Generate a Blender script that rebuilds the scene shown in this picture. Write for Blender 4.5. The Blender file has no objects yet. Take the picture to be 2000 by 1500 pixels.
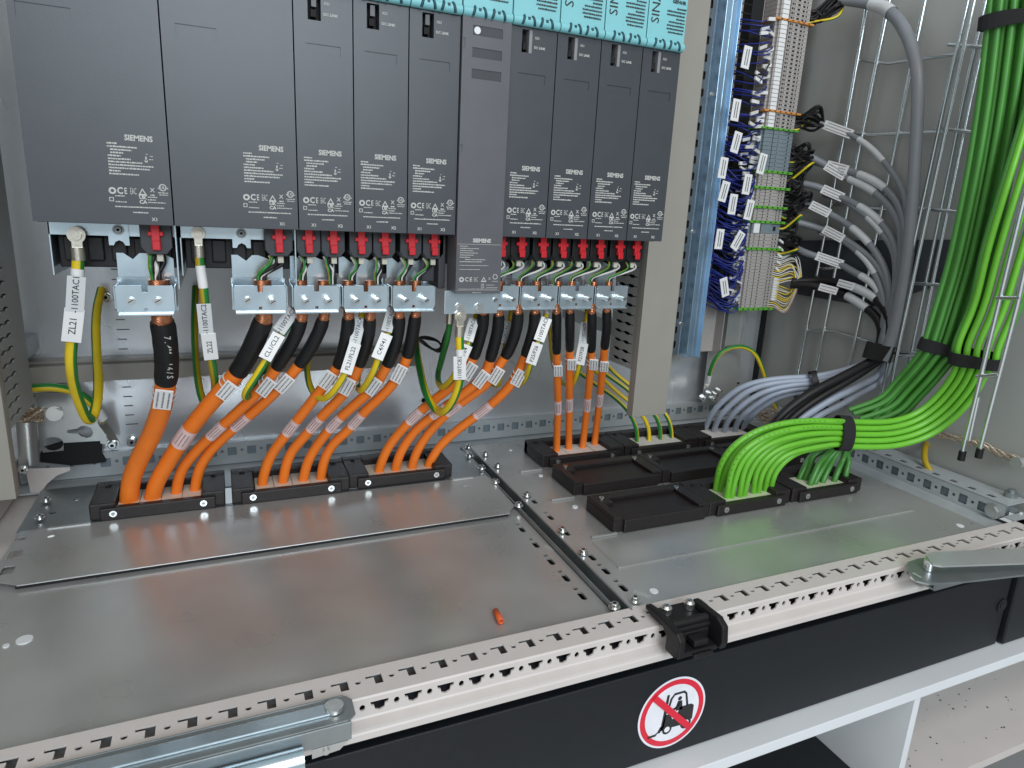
import bpy, math, random
from mathutils import Vector, Matrix
random.seed(7)
SC = bpy.context.scene
COL = SC.collection
# ------------------------------------------------------------------ camera
CX, CY, F = 1005.773, 732.044, 1298.629
R = ((0.9167453, -0.3963536, 0.0498184), (-0.0523849, -0.2429127, -0.9686327), (0.3960226, 0.8853797, -0.2434520))
C0 = Vector((-0.0885629, -0.4079492, 0.3480724))
cam = bpy.data.cameras.new('camera'); camo = bpy.data.objects.new('camera', cam); COL.objects.link(camo)
cam.sensor_width = 36; cam.sensor_fit = 'HORIZONTAL'; cam.lens = 36 * F / 2000
cam.shift_x = -(CX - 1000) / 2000; cam.shift_y = (CY - 750) / 2000
cam.clip_start = 0.01; cam.clip_end = 60
rx, ry, rz = Vector(R[0]), -Vector(R[1]), -Vector(R[2])
camo.matrix_world = Matrix(((rx[0], ry[0], rz[0], C0[0]), (rx[1], ry[1], rz[1], C0[1]), (rx[2], ry[2], rz[2], C0[2]), (0, 0, 0, 1)))
SC.camera = camo
# ------------------------------------------------------------------ light
w = bpy.data.worlds.new('World'); SC.world = w; w.use_nodes = True
nt = w.node_tree; nt.nodes.clear()
wo = nt.nodes.new('ShaderNodeOutputWorld'); bg = nt.nodes.new('ShaderNodeBackground')
tc = nt.nodes.new('ShaderNodeTexCoord'); no = nt.nodes.new('ShaderNodeTexNoise'); cr = nt.nodes.new('ShaderNodeValToRGB')
no.inputs['Scale'].default_value = 1.6; no.inputs['Detail'].default_value = 3
cr.color_ramp.elements[0].position = 0.36; cr.color_ramp.elements[0].color = (0.42, 0.50, 0.54, 1)
cr.color_ramp.elements[1].position = 0.62; cr.color_ramp.elements[1].color = (1.0, 0.93, 0.89, 1)
nt.links.new(tc.outputs['Generated'], no.inputs['Vector']); nt.links.new(no.outputs['Fac'], cr.inputs['Fac'])
sx = nt.nodes.new('ShaderNodeSeparateXYZ'); mr = nt.nodes.new('ShaderNodeMapRange'); vm = nt.nodes.new('ShaderNodeVectorMath'); vm.operation = 'SCALE'
mr.inputs['From Min'].default_value = -0.25; mr.inputs['From Max'].default_value = 0.62; mr.inputs['To Min'].default_value = 1.25; mr.inputs['To Max'].default_value = 0.30
nt.links.new(tc.outputs['Generated'], sx.inputs[0]); nt.links.new(sx.outputs['X'], mr.inputs['Value'])
nt.links.new(cr.outputs['Color'], vm.inputs[0]); nt.links.new(mr.outputs['Result'], vm.inputs['Scale'])
nt.links.new(vm.outputs['Vector'], bg.inputs['Color']); nt.links.new(bg.outputs[0], wo.inputs[0])
bg.inputs['Strength'].default_value = 0.85


def area(name, loc, target, sx, sy, power, color):
    l = bpy.data.lights.new(name, 'AREA'); l.shape = 'RECTANGLE'; l.size = sx; l.size_y = sy; l.energy = power; l.color = color
    o = bpy.data.objects.new(name, l); COL.objects.link(o); o.location = loc
    o.rotation_euler = (Vector(target) - Vector(loc)).to_track_quat('-Z', 'Y').to_euler()


area('window_light', (0.05, -2.5, 1.25), (0.2, 0.4, 0.15), 1.4, 0.9, 44, (0.80, 0.91, 1.0))
area('ceiling_lamp', (0.3, -1.3, 2.2), (0.2, 0.2, 0.0), 1.3, 0.5, 15, (1.0, 0.93, 0.87))
SC.view_settings.view_transform = 'Standard'; SC.view_settings.look = 'None'
SC.view_settings.exposure = 0.12; SC.view_settings.gamma = 1.0
try: SC.view_settings.use_curve_mapping = False
except Exception: pass


def P(u, v, X=None, Y=None, Z=None):
    a, b = (u - CX) / F, (v - CY) / F
    d = Vector([R[0][i] * a + R[1][i] * b + R[2][i] for i in range(3)])
    t = (X - C0[0]) / d[0] if X is not None else (Y - C0[1]) / d[1] if Y is not None else (Z - C0[2]) / d[2]
    return C0 + t * d


def J(p):
    d = Vector(p) - C0; c = [sum(R[i][k] * d[k] for k in range(3)) for i in range(3)]
    return (CX + F * c[0] / c[2], CY + F * c[1] / c[2])


# ------------------------------------------------------------------ materials
MATS = {}


def mat(name, col, rough=0.5, metal=0.0, var=0.06, nscale=60, bump=0.0, bscale=400, rvar=0.0, spec=0.5, coat=0.0, stretch=None, grain=0.0):
    if name in MATS: return MATS[name]
    m = bpy.data.materials.new(name); m.use_nodes = True; n = m.node_tree; b = n.nodes['Principled BSDF']
    b.inputs['Roughness'].default_value = rough; b.inputs['Metallic'].default_value = metal
    b.inputs['Specular IOR Level'].default_value = spec; b.inputs['Coat Weight'].default_value = coat
    t = n.nodes.new('ShaderNodeTexCoord'); vec = t.outputs['Object']
    if stretch:
        mp = n.nodes.new('ShaderNodeMapping'); mp.inputs['Scale'].default_value = stretch
        n.links.new(vec, mp.inputs['Vector']); vec = mp.outputs['Vector']
    z = n.nodes.new('ShaderNodeTexNoise'); z.inputs['Scale'].default_value = nscale; z.inputs['Detail'].default_value = 5
    n.links.new(vec, z.inputs['Vector'])
    r = n.nodes.new('ShaderNodeValToRGB')
    r.color_ramp.elements[0].position = 0.2; r.color_ramp.elements[1].position = 0.8; r.color_ramp.interpolation = 'EASE'
    z.inputs['Detail'].default_value = 2.5 if nscale < 20 else 5; z.inputs['Roughness'].default_value = 0.45
    r.color_ramp.elements[0].color = tuple(max(0, c * (1 - var)) for c in col) + (1,)
    r.color_ramp.elements[1].color = tuple(min(1, c * (1 + var)) for c in col) + (1,)
    n.links.new(z.outputs['Fac'], r.inputs['Fac']); n.links.new(r.outputs['Color'], b.inputs['Base Color'])
    if rvar:
        mr = n.nodes.new('ShaderNodeMapRange'); mr.inputs['To Min'].default_value = max(0.02, rough - rvar); mr.inputs['To Max'].default_value = rough + rvar
        mr.inputs['From Min'].default_value = 0.15; mr.inputs['From Max'].default_value = 0.85
        n.links.new(z.outputs['Fac'], mr.inputs['Value']); n.links.new(mr.outputs['Result'], b.inputs['Roughness'])
    if bump:
        z2 = n.nodes.new('ShaderNodeTexNoise'); z2.inputs['Scale'].default_value = bscale; z2.inputs['Detail'].default_value = 3
        n.links.new(t.outputs['Object'], z2.inputs['Vector'])
        bp = n.nodes.new('ShaderNodeBump'); bp.inputs['Strength'].default_value = bump; bp.inputs['Distance'].default_value = 0.001
        n.links.new(z2.outputs['Fac'], bp.inputs['Height']); n.links.new(bp.outputs[0], b.inputs['Normal'])
    MATS[name] = m
    return m


ZINC = mat('galvanised_sheet', (0.50, 0.51, 0.50), 0.30, 0.62, 0.09, 14, 0.05, 500, 0.07)
ZPLATE = mat('mounting_plate_zinc', (0.68, 0.70, 0.73), 0.27, 0.60, 0.10, 9, 0.04, 500, 0.06, stretch=(1, 1, 0.35))
ZBLUE = mat('passivated_zinc', (0.60, 0.70, 0.76), 0.24, 0.9, 0.06, 40, 0.04, 600, 0.05)
ZRAIL = mat('zinc_rail_blue_reflection', (0.42, 0.60, 0.78), 0.30, 0.85, 0.08, 30, 0.04, 600, 0.05)  # bluish zinc, with the blue window reflection put into the colour
ZDARK = mat('dull_zinc', (0.33, 0.36, 0.37), 0.38, 0.8, 0.12, 30, 0.05, 500, 0.05)
SCREW = mat('bright_screw', (0.72, 0.73, 0.72), 0.22, 0.95, 0.04, 200)
LUG = mat('tinned_lug', (0.62, 0.58, 0.50), 0.30, 0.9, 0.10, 200, 0.1)
WIRE = mat('bright_wire', (0.62, 0.66, 0.67), 0.22, 0.95, 0.04, 100)
CREAM = mat('painted_frame', (0.56, 0.52, 0.495), 0.38, 0.0, 0.03, 30, 0.03, 700)
RAILG = mat('painted_grey_frame', (0.44, 0.47, 0.48), 0.42, 0.25, 0.04, 30, 0.03, 700)
WHITE = mat('white_panel', (0.66, 0.69, 0.71), 0.45, 0.0, 0.03, 12, 0.04, 500)
WALL = mat('cabinet_wall', (0.40, 0.41, 0.39), 0.5, 0.1, 0.05, 8, 0.06, 900)
MOD = mat('anthracite_plastic', (0.045, 0.051, 0.059), 0.36, 0.0, 0.05, 40, 0.08, 1500, spec=0.5)
MOD2 = mat('anthracite_plastic_pale', (0.085, 0.088, 0.098), 0.42, 0.0, 0.05, 40, 0.10, 1500)
BLK = mat('black_plastic', (0.012, 0.011, 0.012), 0.42, 0.0, 0.1, 60, 0.15, 900, spec=0.3)
BLK2 = mat('black_glassfibre_plastic', (0.016, 0.013, 0.013), 0.42, 0.0, 0.15, 200, 0.22, 1600, spec=0.35)
DGREY = mat('dark_grey_plastic', (0.032, 0.033, 0.040), 0.45, 0.0, 0.08, 60, 0.1, 900)
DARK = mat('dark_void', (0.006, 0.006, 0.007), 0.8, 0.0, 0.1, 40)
PLINTH = mat('black_powdercoat', (0.009, 0.011, 0.014), 0.45, 0.0, 0.08, 60, 0.30, 1800, spec=0.35)
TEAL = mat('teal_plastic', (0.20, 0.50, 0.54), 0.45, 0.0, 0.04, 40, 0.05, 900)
TEALD = mat('dark_teal_plastic', (0.01, 0.06, 0.08), 0.5)  # dark plastic of the cover hinge hooks
RED = mat('red_plastic', (0.62, 0.012, 0.022), 0.38, 0.0, 0.06, 60)
PRINT = mat('grey_print', (0.46, 0.46, 0.44), 0.6)
PRINTG = mat('dark_grey_print', (0.12, 0.12, 0.13), 0.6)
PRINTB = mat('black_print', (0.02, 0.02, 0.02), 0.6)
ORANGE = mat('orange_jacket', (0.86, 0.20, 0.018), 0.42, 0.0, 0.05, 60, 0.08, 600)
SHRINK = mat('black_heat_shrink', (0.010, 0.010, 0.011), 0.45, 0.0, 0.1, 80, 0.3, 260, spec=0.3)
SLEEVE = mat('pinkish_clear_sleeve', (0.72, 0.53, 0.52), 0.28, 0.0, 0.05, 80)
TAG = mat('white_tag_plastic', (0.74, 0.74, 0.74), 0.45, 0.0, 0.02, 60)
TAGG = mat('grey_white_tag', (0.56, 0.58, 0.59), 0.5, 0.0, 0.03, 60)
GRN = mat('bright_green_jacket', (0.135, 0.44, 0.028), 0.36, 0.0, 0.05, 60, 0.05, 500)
GRN_SHADE = mat('shaded_green_jacket', (0.055, 0.225, 0.032), 0.36, 0.0, 0.05, 60, 0.05, 500)  # same green as the front cables, darkened: shade painted into the jacket colour
YEL = mat('yellow_insulation', (0.72, 0.52, 0.015), 0.38, 0.0, 0.06, 60)
YELD = mat('dark_yellow_insulation', (0.42, 0.29, 0.01), 0.38, 0.0, 0.06, 60)  # darker yellow than the other earth wires
YG = mat('green_insulation', (0.02, 0.20, 0.035), 0.38, 0.0, 0.06, 60)
GREY = mat('grey_jacket', (0.20, 0.215, 0.235), 0.42, 0.0, 0.05, 60, 0.05, 500)
GREYL = mat('light_grey_jacket', (0.33, 0.37, 0.45), 0.42, 0.0, 0.05, 60, 0.05, 500)
BLUEW = mat('dark_blue_insulation', (0.010, 0.022, 0.20), 0.4, 0.0, 0.1, 60)
WHW = mat('white_insulation', (0.62, 0.62, 0.58), 0.4, 0.0, 0.05, 60)
PINKW = mat('pale_brown_insulation', (0.55, 0.33, 0.24), 0.4)
IVORY = mat('ivory_plastic', (0.66, 0.63, 0.52), 0.45, 0.0, 0.05, 60)
BEIGE = mat('beige_grommet', (0.60, 0.52, 0.43), 0.6, 0.0, 0.05, 120, 0.1)
DUCT = mat('grey_duct_plastic', (0.27, 0.255, 0.225), 0.5, 0.0, 0.03, 30, 0.05, 900)
DUCTD = mat('grey_duct_side', (0.33, 0.34, 0.33), 0.5, 0.0, 0.04, 30, 0.05, 900)
TERM = mat('terminal_grey', (0.36, 0.335, 0.32), 0.5, 0.0, 0.05, 200, 0.1)
TERMG = mat('terminal_green', (0.10, 0.36, 0.03), 0.5, 0.0, 0.1, 200)
TERMO = mat('terminal_orange', (0.60, 0.25, 0.05), 0.5, 0.0, 0.1, 200)
TERMB = mat('terminal_bluegrey', (0.17, 0.21, 0.235), 0.5, 0.0, 0.08, 200)
SRED = mat('sticker_red', (0.68, 0.02, 0.045), 0.4)
SWHITE = mat('sticker_white', (0.76, 0.77, 0.82), 0.4)
VELCRO = mat('black_velcro', (0.010, 0.010, 0.011), 0.85, 0.0, 0.3, 900, 0.8, 2500)


def copper():
    m = mat('copper_braid', (0.62, 0.25, 0.13), 0.32, 0.9, 0.35, 700, 0.0)
    n = m.node_tree; b = n.nodes['Principled BSDF']; t = n.nodes.new('ShaderNodeTexCoord')
    wv = n.nodes.new('ShaderNodeTexWave'); wv.inputs['Scale'].default_value = 320; wv.bands_direction = 'DIAGONAL'
    n.links.new(t.outputs['Object'], wv.inputs['Vector'])
    bp = n.nodes.new('ShaderNodeBump'); bp.inputs['Strength'].default_value = 0.7; bp.inputs['Distance'].default_value = 0.0006
    n.links.new(wv.outputs['Fac'], bp.inputs['Height']); n.links.new(bp.outputs[0], b.inputs['Normal'])
    return m


COPPER = copper()


def strandm():
    m = mat('tinned_braid', (0.70, 0.58, 0.46), 0.3, 0.85, 0.4, 900, 0.0)
    n = m.node_tree; b = n.nodes['Principled BSDF']; t = n.nodes.new('ShaderNodeTexCoord')
    wv = n.nodes.new('ShaderNodeTexWave'); wv.inputs['Scale'].default_value = 200; wv.bands_direction = 'DIAGONAL'; wv.inputs['Distortion'].default_value = 3
    n.links.new(t.outputs['Object'], wv.inputs['Vector'])
    bp = n.nodes.new('ShaderNodeBump'); bp.inputs['Strength'].default_value = 1.0; bp.inputs['Distance'].default_value = 0.001
    n.links.new(wv.outputs['Fac'], bp.inputs['Height']); n.links.new(bp.outputs[0], b.inputs['Normal'])
    return m


BRAID = strandm()

# ------------------------------------------------------------------ object bookkeeping
WL = {}     # world origin of every object, by name


def tag(o, label=None, cat=None, group=None, kind=None):
    if label: o['label'] = label
    if cat: o['category'] = cat
    if group: o['group'] = group
    if kind: o['kind'] = kind
    return o


def thing(name, loc, label, cat, group=None):
    o = bpy.data.objects.new(name, None); COL.objects.link(o); o.location = loc; o.empty_display_size = 0.01
    WL[o.name] = Vector(loc)
    return tag(o, label, cat, group)


def copy_tree(o, d, parent=None):
    c = o.copy(); COL.objects.link(c); c.parent = parent
    WL[c.name] = WL[o.name] + Vector(d)
    if parent is None: c.location = o.location + Vector(d)
    for ch in list(o.children): copy_tree(ch, d, c)
    return c


def catmull(pts, sub=6):
    pts = [Vector(p) for p in pts]
    if len(pts) < 3: 
        return [pts[0].lerp(pts[-1], i / 2) for i in range(3)]
    out = []
    q = [pts[0] * 2 - pts[1]] + pts + [pts[-1] * 2 - pts[-2]]
    for i in range(1, len(q) - 2):
        p0, p1, p2, p3 = q[i - 1], q[i], q[i + 1], q[i + 2]
        for k in range(sub):
            t = k / sub
            out.append(0.5 * ((2 * p1) + (p2 - p0) * t + (2 * p0 - 5 * p1 + 4 * p2 - p3) * t * t + (3 * p1 - p0 - 3 * p2 + p3) * t ** 3))
    out.append(pts[-1])
    return out


def smooth(path, n=2):
    for _ in range(n):
        path = [path[0]] + [(path[i - 1] + path[i] * 2 + path[i + 1]) / 4 for i in range(1, len(path) - 1)] + [path[-1]]
    return path


def cut(path, a, b):
    """piece of a polyline between the fractions a and b of its length"""
    L = [0]
    for i in range(1, len(path)): L.append(L[-1] + (path[i] - path[i - 1]).length)
    T = L[-1]

    def at(s):
        s = max(0, min(T, s * T))
        for i in range(1, len(path)):
            if L[i] >= s:
                k = (s - L[i - 1]) / max(1e-9, L[i] - L[i - 1]); return path[i - 1].lerp(path[i], k)
        return path[-1]
    n = max(3, int(len(path) * (b - a)) + 1)
    return [at(a + (b - a) * i / (n - 1)) for i in range(n)]


def plen(path): return sum((path[i] - path[i - 1]).length for i in range(1, len(path)))


TXT = {}


def text_geo(s, bold=0.0):
    k = (s, bold)
    if k not in TXT:
        c = bpy.data.curves.new('t', 'FONT'); c.body = s; c.size = 1; c.offset = bold; c.resolution_u = 2; c.align_x = 'CENTER'; c.align_y = 'CENTER'
        o = bpy.data.objects.new('t', c); COL.objects.link(o); bpy.context.view_layer.update()
        me = bpy.data.meshes.new_from_object(o.evaluated_get(bpy.context.evaluated_depsgraph_get()))
        TXT[k] = ([v.co.copy() for v in me.vertices], [tuple(p.vertices) for p in me.polygons])
        bpy.data.objects.remove(o); bpy.data.curves.remove(c); bpy.data.meshes.remove(me)
    return TXT[k]


def circ(cx, cy, r, n=20, ry=None, a0=0):
    ry = r if ry is None else ry
    return [(cx + r * math.cos(a0 + 2 * math.pi * i / n), cy + ry * math.sin(a0 + 2 * math.pi * i / n)) for i in range(n)]


def rect(x0, y0, x1, y1, r=0.0):
    if r <= 0: return [(x0, y0), (x1, y0), (x1, y1), (x0, y1)]
    out = []
    for (cx, cy, a) in ((x1 - r, y0 + r, -90), (x1 - r, y1 - r, 0), (x0 + r, y1 - r, 90), (x0 + r, y0 + r, 180)):
        for k in range(4):
            t = math.radians(a + 30 * k); out.append((cx + r * math.cos(t), cy + r * math.sin(t)))
    return out


class MB:
    def __init__(s): s.v = []; s.f = []; s.m = []; s.sm = []

    def add(s, vs, fs, m=0, sm=False):
        b = len(s.v); s.v += [Vector(v) for v in vs]; s.f += [tuple(b + i for i in f) for f in fs]
        s.m += [m] * len(fs); s.sm += [sm] * len(fs); return s

    def box(s, x0, x1, y0, y1, z0, z1, m=0):
        v = [(x, y, z) for x in (x0, x1) for y in (y0, y1) for z in (z0, z1)]
        return s.add(v, [(0, 1, 3, 2), (4, 6, 7, 5), (0, 4, 5, 1), (2, 3, 7, 6), (0, 2, 6, 4), (1, 5, 7, 3)], m)

    def obox(s, c, U, V, W, a, b, d, m=0):
        c = Vector(c); U = Vector(U).normalized() * a / 2; V = Vector(V).normalized() * b / 2; W = Vector(W).normalized() * d / 2
        v = [c + U * i + V * j + W * k for i in (-1, 1) for j in (-1, 1) for k in (-1, 1)]
        return s.add(v, [(0, 1, 3, 2), (4, 6, 7, 5), (0, 4, 5, 1), (2, 3, 7, 6), (0, 2, 6, 4), (1, 5, 7, 3)], m)

    def prism(s, poly, O, U, V, t, m=0):
        """2D outline in the frame O,U,V, pushed along UxV by t"""
        O, U, V = Vector(O), Vector(U), Vector(V); N = U.cross(V).normalized() * t; n = len(poly)
        a = [O + U * p[0] + V * p[1] for p in poly]
        return s.add(a + [q + N for q in a], [tuple(range(n))[::-1], tuple(range(n, 2 * n))] + [(i, (i + 1) % n, n + (i + 1) % n, n + i) for i in range(n)], m)

    def sheet(s, outline, holes, O, U, V, t, m=0):
        """sheet with real holes; thickness t behind the O,U,V plane along -(UxV)"""
        c = bpy.data.curves.new('s', 'CURVE'); c.dimensions = '2D'; c.fill_mode = 'BOTH'; c.extrude = t / 2 * 1000
        for poly in [outline] + list(holes):
            sp = c.splines.new('POLY'); sp.points.add(len(poly) - 1); sp.use_cyclic_u = True
            for i, p in enumerate(poly): sp.points[i].co = (p[0] * 1000, p[1] * 1000, 0, 1)
        o = bpy.data.objects.new('s', c); COL.objects.link(o); bpy.context.view_layer.update()
        me = bpy.data.meshes.new_from_object(o.evaluated_get(bpy.context.evaluated_depsgraph_get()))
        O, U, V = Vector(O), Vector(U), Vector(V); N = U.cross(V).normalized()
        s.add([O + U * (q.co.x / 1000) + V * (q.co.y / 1000) + N * (q.co.z / 1000 - t / 2) for q in me.vertices], [tuple(p.vertices) for p in me.polygons], m)
        bpy.data.objects.remove(o); bpy.data.curves.remove(c); bpy.data.meshes.remove(me); return s

    def cyl(s, p0, p1, r, n=14, m=0, r1=None, cap=True):
        p0, p1 = Vector(p0), Vector(p1); r1 = r if r1 is None else r1
        d = (p1 - p0).normalized(); a = d.orthogonal().normalized(); b = d.cross(a); k = len(s.v)
        vs = [p0 + (a * math.cos(t) + b * math.sin(t)) * r for t in [2 * math.pi * i / n for i in range(n)]]
        vs += [p1 + (a * math.cos(t) + b * math.sin(t)) * r1 for t in [2 * math.pi * i / n for i in range(n)]]
        s.add(vs, [(i, (i + 1) % n, n + (i + 1) % n, n + i) for i in range(n)], m, True)
        if cap: s.add([v for v in vs], [tuple(range(n))[::-1], tuple(range(n, 2 * n))], m)
        return s

    def tube(s, path, r, n=10, m=0, stripe=None, ref=None, cap=True, flat=1.0, wob=0.0):
        """swept tube; stripe=(material, sides, start) paints a lengthwise stripe; r may be a list"""
        path = [Vector(p) for p in path]; rs = r if isinstance(r, (list, tuple)) else [r] * len(path)
        T = [(path[min(i + 1, len(path) - 1)] - path[max(i - 1, 0)]).normalized() for i in range(len(path))]
        nrm = (Vector(ref) if ref else T[0].orthogonal()); nrm = (nrm - T[0] * nrm.dot(T[0])).normalized()
        vs = []; ph = random.random() * 6
        for i, p in enumerate(path):
            if ref is not None: nrm = Vector(ref)
            nrm = (nrm - T[i] * nrm.dot(T[i])).normalized(); bn = T[i].cross(nrm)
            rr = rs[i] * (1 + wob * math.sin(ph + i * 1.7))
            for k in range(n):
                t = 2 * math.pi * k / n; vs.append(p + nrm * math.cos(t) * rr + bn * math.sin(t) * rr * flat)
        b = len(s.v); s.v += vs
        for i in range(len(path) - 1):
            for k in range(n):
                s.f.append((b + i * n + k, b + i * n + (k + 1) % n, b + (i + 1) * n + (k + 1) % n, b + (i + 1) * n + k))
                mm = m
                if stripe and (k - stripe[2]) % n < stripe[1]: mm = stripe[0]
                s.m.append(mm); s.sm.append(True)
        if cap:
            s.add(vs[:n], [tuple(range(n))[::-1]], m); s.add(vs[-n:], [tuple(range(n))], m)
        return s

    def text(s, t, O, U, V, size, m=0, th=0.00012, bold=0.0, ax='C', xs=1.0):
        vs, fs = text_geo(t, bold)
        O, U, V = Vector(O), Vector(U).normalized(), Vector(V).normalized(); N = U.cross(V)
        off = 0
        if vs and ax == 'L': off = -min(v.x for v in vs)
        return s.add([O + U * ((v.x + off) * size * xs) + V * (v.y * size) + N * th for v in vs], fs, m)

    def build(s, name, mats, parent=None, bevel=0.0, seg=2, origin=None):
        if not isinstance(mats, (list, tuple)): mats = [mats]
        wl = WL[parent.name] if parent is not None else (Vector(origin) if origin else Vector((0, 0, 0)))
        me = bpy.data.meshes.new(name); me.from_pydata([v - wl for v in s.v], [], s.f)
        for m in mats: me.materials.append(m)
        for i, p in enumerate(me.polygons): p.material_index = s.m[i]; p.use_smooth = s.sm[i]
        me.update()
        o = bpy.data.objects.new(name, me); COL.objects.link(o)
        if parent is not None: o.parent = parent
        elif origin: o.location = wl
        WL[o.name] = wl
        if bevel:
            b = o.modifiers.new('bevel', 'BEVEL'); b.width = bevel; b.segments = seg; b.limit_method = 'ANGLE'; b.angle_limit = math.radians(50)
        return o


X_, Y_, Z_ = Vector((1, 0, 0)), Vector((0, 1, 0)), Vector((0, 0, 1))


def screw(mb, p, n, r=0.0035, h=0.0022, washer=True, m=0, md=1):
    p, n = Vector(p), Vector(n).normalized()
    if washer: mb.cyl(p, p + n * 0.0007, r * 1.45, 16, m)
    mb.cyl(p, p + n * h, r, 14, m); mb.cyl(p + n * h, p + n * (h + 0.0006), r, 14, m, r1=r * 0.8)
    mb.cyl(p + n * (h + 0.0004), p + n * (h + 0.0008), r * 0.45, 6, md)


# ================================================================== SETTING: cabinet base
YM, ZM = 0.2356, 0.319
GX = 0.228
def st(o): return tag(o, kind='structure')


# floor plates -------------------------------------------------------
def slotpair(cx, cy, ang=0.0):
    """small punched slot with a pilot hole, in plate coordinates"""
    return [rect(cx - 0.003, cy - 0.010, cx + 0.003, cy + 0.004, 0.0028), circ(cx, cy + 0.010, 0.0026, 12)]


b = MB()
holes = []
for y in (0.075, 0.108, 0.141, 0.178, 0.215): holes += slotpair(0.207, y)
lh = []
for y in (0.06, 0.105, 0.15, 0.195, 0.232): lh += [rect(-0.298, y - 0.010, -0.287, y + 0.006, 0.002), rect(-0.292, y + 0.012, -0.284, y + 0.018, 0.001)]
b.sheet([(-0.303, 0.028), (0.2205, 0.028), (0.2205, 0.30), (-0.303, 0.30)], holes + lh, (0, 0, -0.0036), X_, Y_, 0.002)
fl = b.build('floor_plate', ZINC); tag(fl, 'large bare galvanised floor plate at the left front with an orange scrap on it', 'floor plate')
b = MB()
hol = [circ(-0.262, 0.345, 0.004, 16), circ(-0.249, 0.345, 0.0025, 12), rect(-0.288, 0.30, -0.279, 0.312, 0.003), rect(-0.289, 0.262, -0.281, 0.275, 0.003), circ(0.183, 0.334, 0.004, 14)]
b.sheet([(-0.273, 0.2475), (-0.270, 0.2445), (0.206, 0.2445), (0.208, 0.2475), (0.208, 0.25), (0.2195, 0.262), (0.2195, 0.358), (-0.292, 0.358), (-0.296, 0.262)][:], [circ(-0.262, 0.338, 0.0035, 16), circ(0.183, 0.334, 0.004, 14), rect(-0.290, 0.298, -0.280, 0.316, 0.002), rect(-0.292, 0.336, -0.284, 0.345, 0.001), rect(-0.289, 0.268, -0.279, 0.284, 0.002)], (0, 0, 0.0012), X_, Y_, 0.0010)
b.box(-0.268, -0.23, 0.3545, 0.3585, 0.0, 0.0022); b.box(0.172, 0.2, 0.3545, 0.3585, 0.0, 0.0022)
fl = b.build('floor_plate', ZINC); tag(fl, 'galvanised sliding plate in front of the orange cable entry frames, overlapping the bare floor plate', 'floor plate')
b = MB(); b.box(-0.272, 0.205, 0.2462, 0.249, -0.0034, 0.0001); b.build('edge_shadow_strip', DARK, fl)  # added dark strip, stands for the shadow gap under the plate edge
b = MB()
b.sheet([(-0.296, 0.3585), (0.2195, 0.3585), (0.2195, 0.47), (-0.296, 0.47)], [rect(-0.2, 0.37, 0.16, 0.42), circ(-0.272, 0.40, 0.0035, 14), circ(-0.255, 0.43, 0.0030, 14)], (0, 0, -0.0005), X_, Y_, 0.002)
fl = b.build('floor_plate', ZDARK); tag(fl, 'narrow galvanised plate beneath the three left cable entry frames at the back', 'floor plate')
# right plates
RW = 0.748
b = MB()
rh = []
for y in (0.068, 0.100, 0.128, 0.185, 0.225, 0.27): rh += slotpair(0.2475, y)
b.sheet([(0.236, 0.030), (RW, 0.028), (RW, 0.158), (0.236, 0.158)], rh[:6] + [circ(0.7375, 0.048, 0.002, 10)], (0, 0, 0.001), X_, Y_, 0.002)
b.sheet(rect(0.262, 0.096, 0.70, 0.1000, 0.001), [], (0, 0, 0.0024), X_, Y_, 0.0012)
b.add([(0.262, 0.150, 0.0012), (0.262, 0.096, 0.0012), (0.264, 0.096, 0.0024), (0.264, 0.150, 0.0024)], [(0, 1, 2, 3)])
fl = b.build('floor_plate', ZINC); tag(fl, 'galvanised floor plate with a raised fold, in front of the green cables', 'floor plate')
for (y0, y1, hh, lab) in ((0.1585, 0.258, rh[6:10], 'galvanised plate strip under the front row of black cable entry frames'), (0.2585, 0.352, rh[10:], 'galvanised plate strip under the middle row of black cable entry frames'), (0.3525, 0.47, [], 'galvanised plate strip under the back row of cable entry frames on the right')):
    b = MB(); b.sheet([(0.236, y0), (RW, y0), (RW, y1), (0.236, y1)], hh, (0, 0, 0.0005), X_, Y_, 0.002)
    b.box(0.268, 0.30, y0 + 0.001, y0 + 0.004, 0.0008, 0.0032)
    tag(b.build('floor_plate', ZINC), lab, 'floor plate')
# centre joint
b = MB()
b.box(0.2215, 0.2235, 0.028, 0.47, -0.02, 0.0015); b.box(0.2325, 0.2345, 0.028, 0.47, -0.02, 0.0035); b.box(0.2235, 0.2325, 0.028, 0.47, -0.02, -0.018)
o = b.build('joint_rail', ZDARK, bevel=0.0004); tag(o, 'dark folded joint channel running back between the left and right floor plates', 'rail')
SCR = [((915, 870), 'left'), ((917, 887), 'left'), ((948, 884), 'right'), ((941, 911), 'left'), ((972, 907), 'right'), ((968, 938), 'left'), ((1029, 964), 'right'), ((1013, 984), 'left'), ((1098, 1033), 'right'), ((1139, 1076), 'right'), ((1200, 1182), 'left'), ((1240, 1169), 'right')]
for i, ((u, v), sd) in enumerate(SCR):
    p = P(u, v + 4, Z=0.002); b = MB(); screw(b, p, Z_, 0.0038, 0.004); tag(b.build('floor_screw', [SCREW, DARK], origin=p), 'zinc screw along the floor plate joint, ' + ['rearmost on the left', 'second on the left from the back', 'rearmost on the right', 'third on the left from the back', 'second on the right from the back', 'fourth on the left from the back', 'third on the right from the back', 'fifth on the left from the back', 'fourth on the right from the back', 'fifth on the right from the back', 'frontmost on the left', 'frontmost on the right behind the catch'][i], 'screw', 'screws along the floor plate joint')
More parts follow.
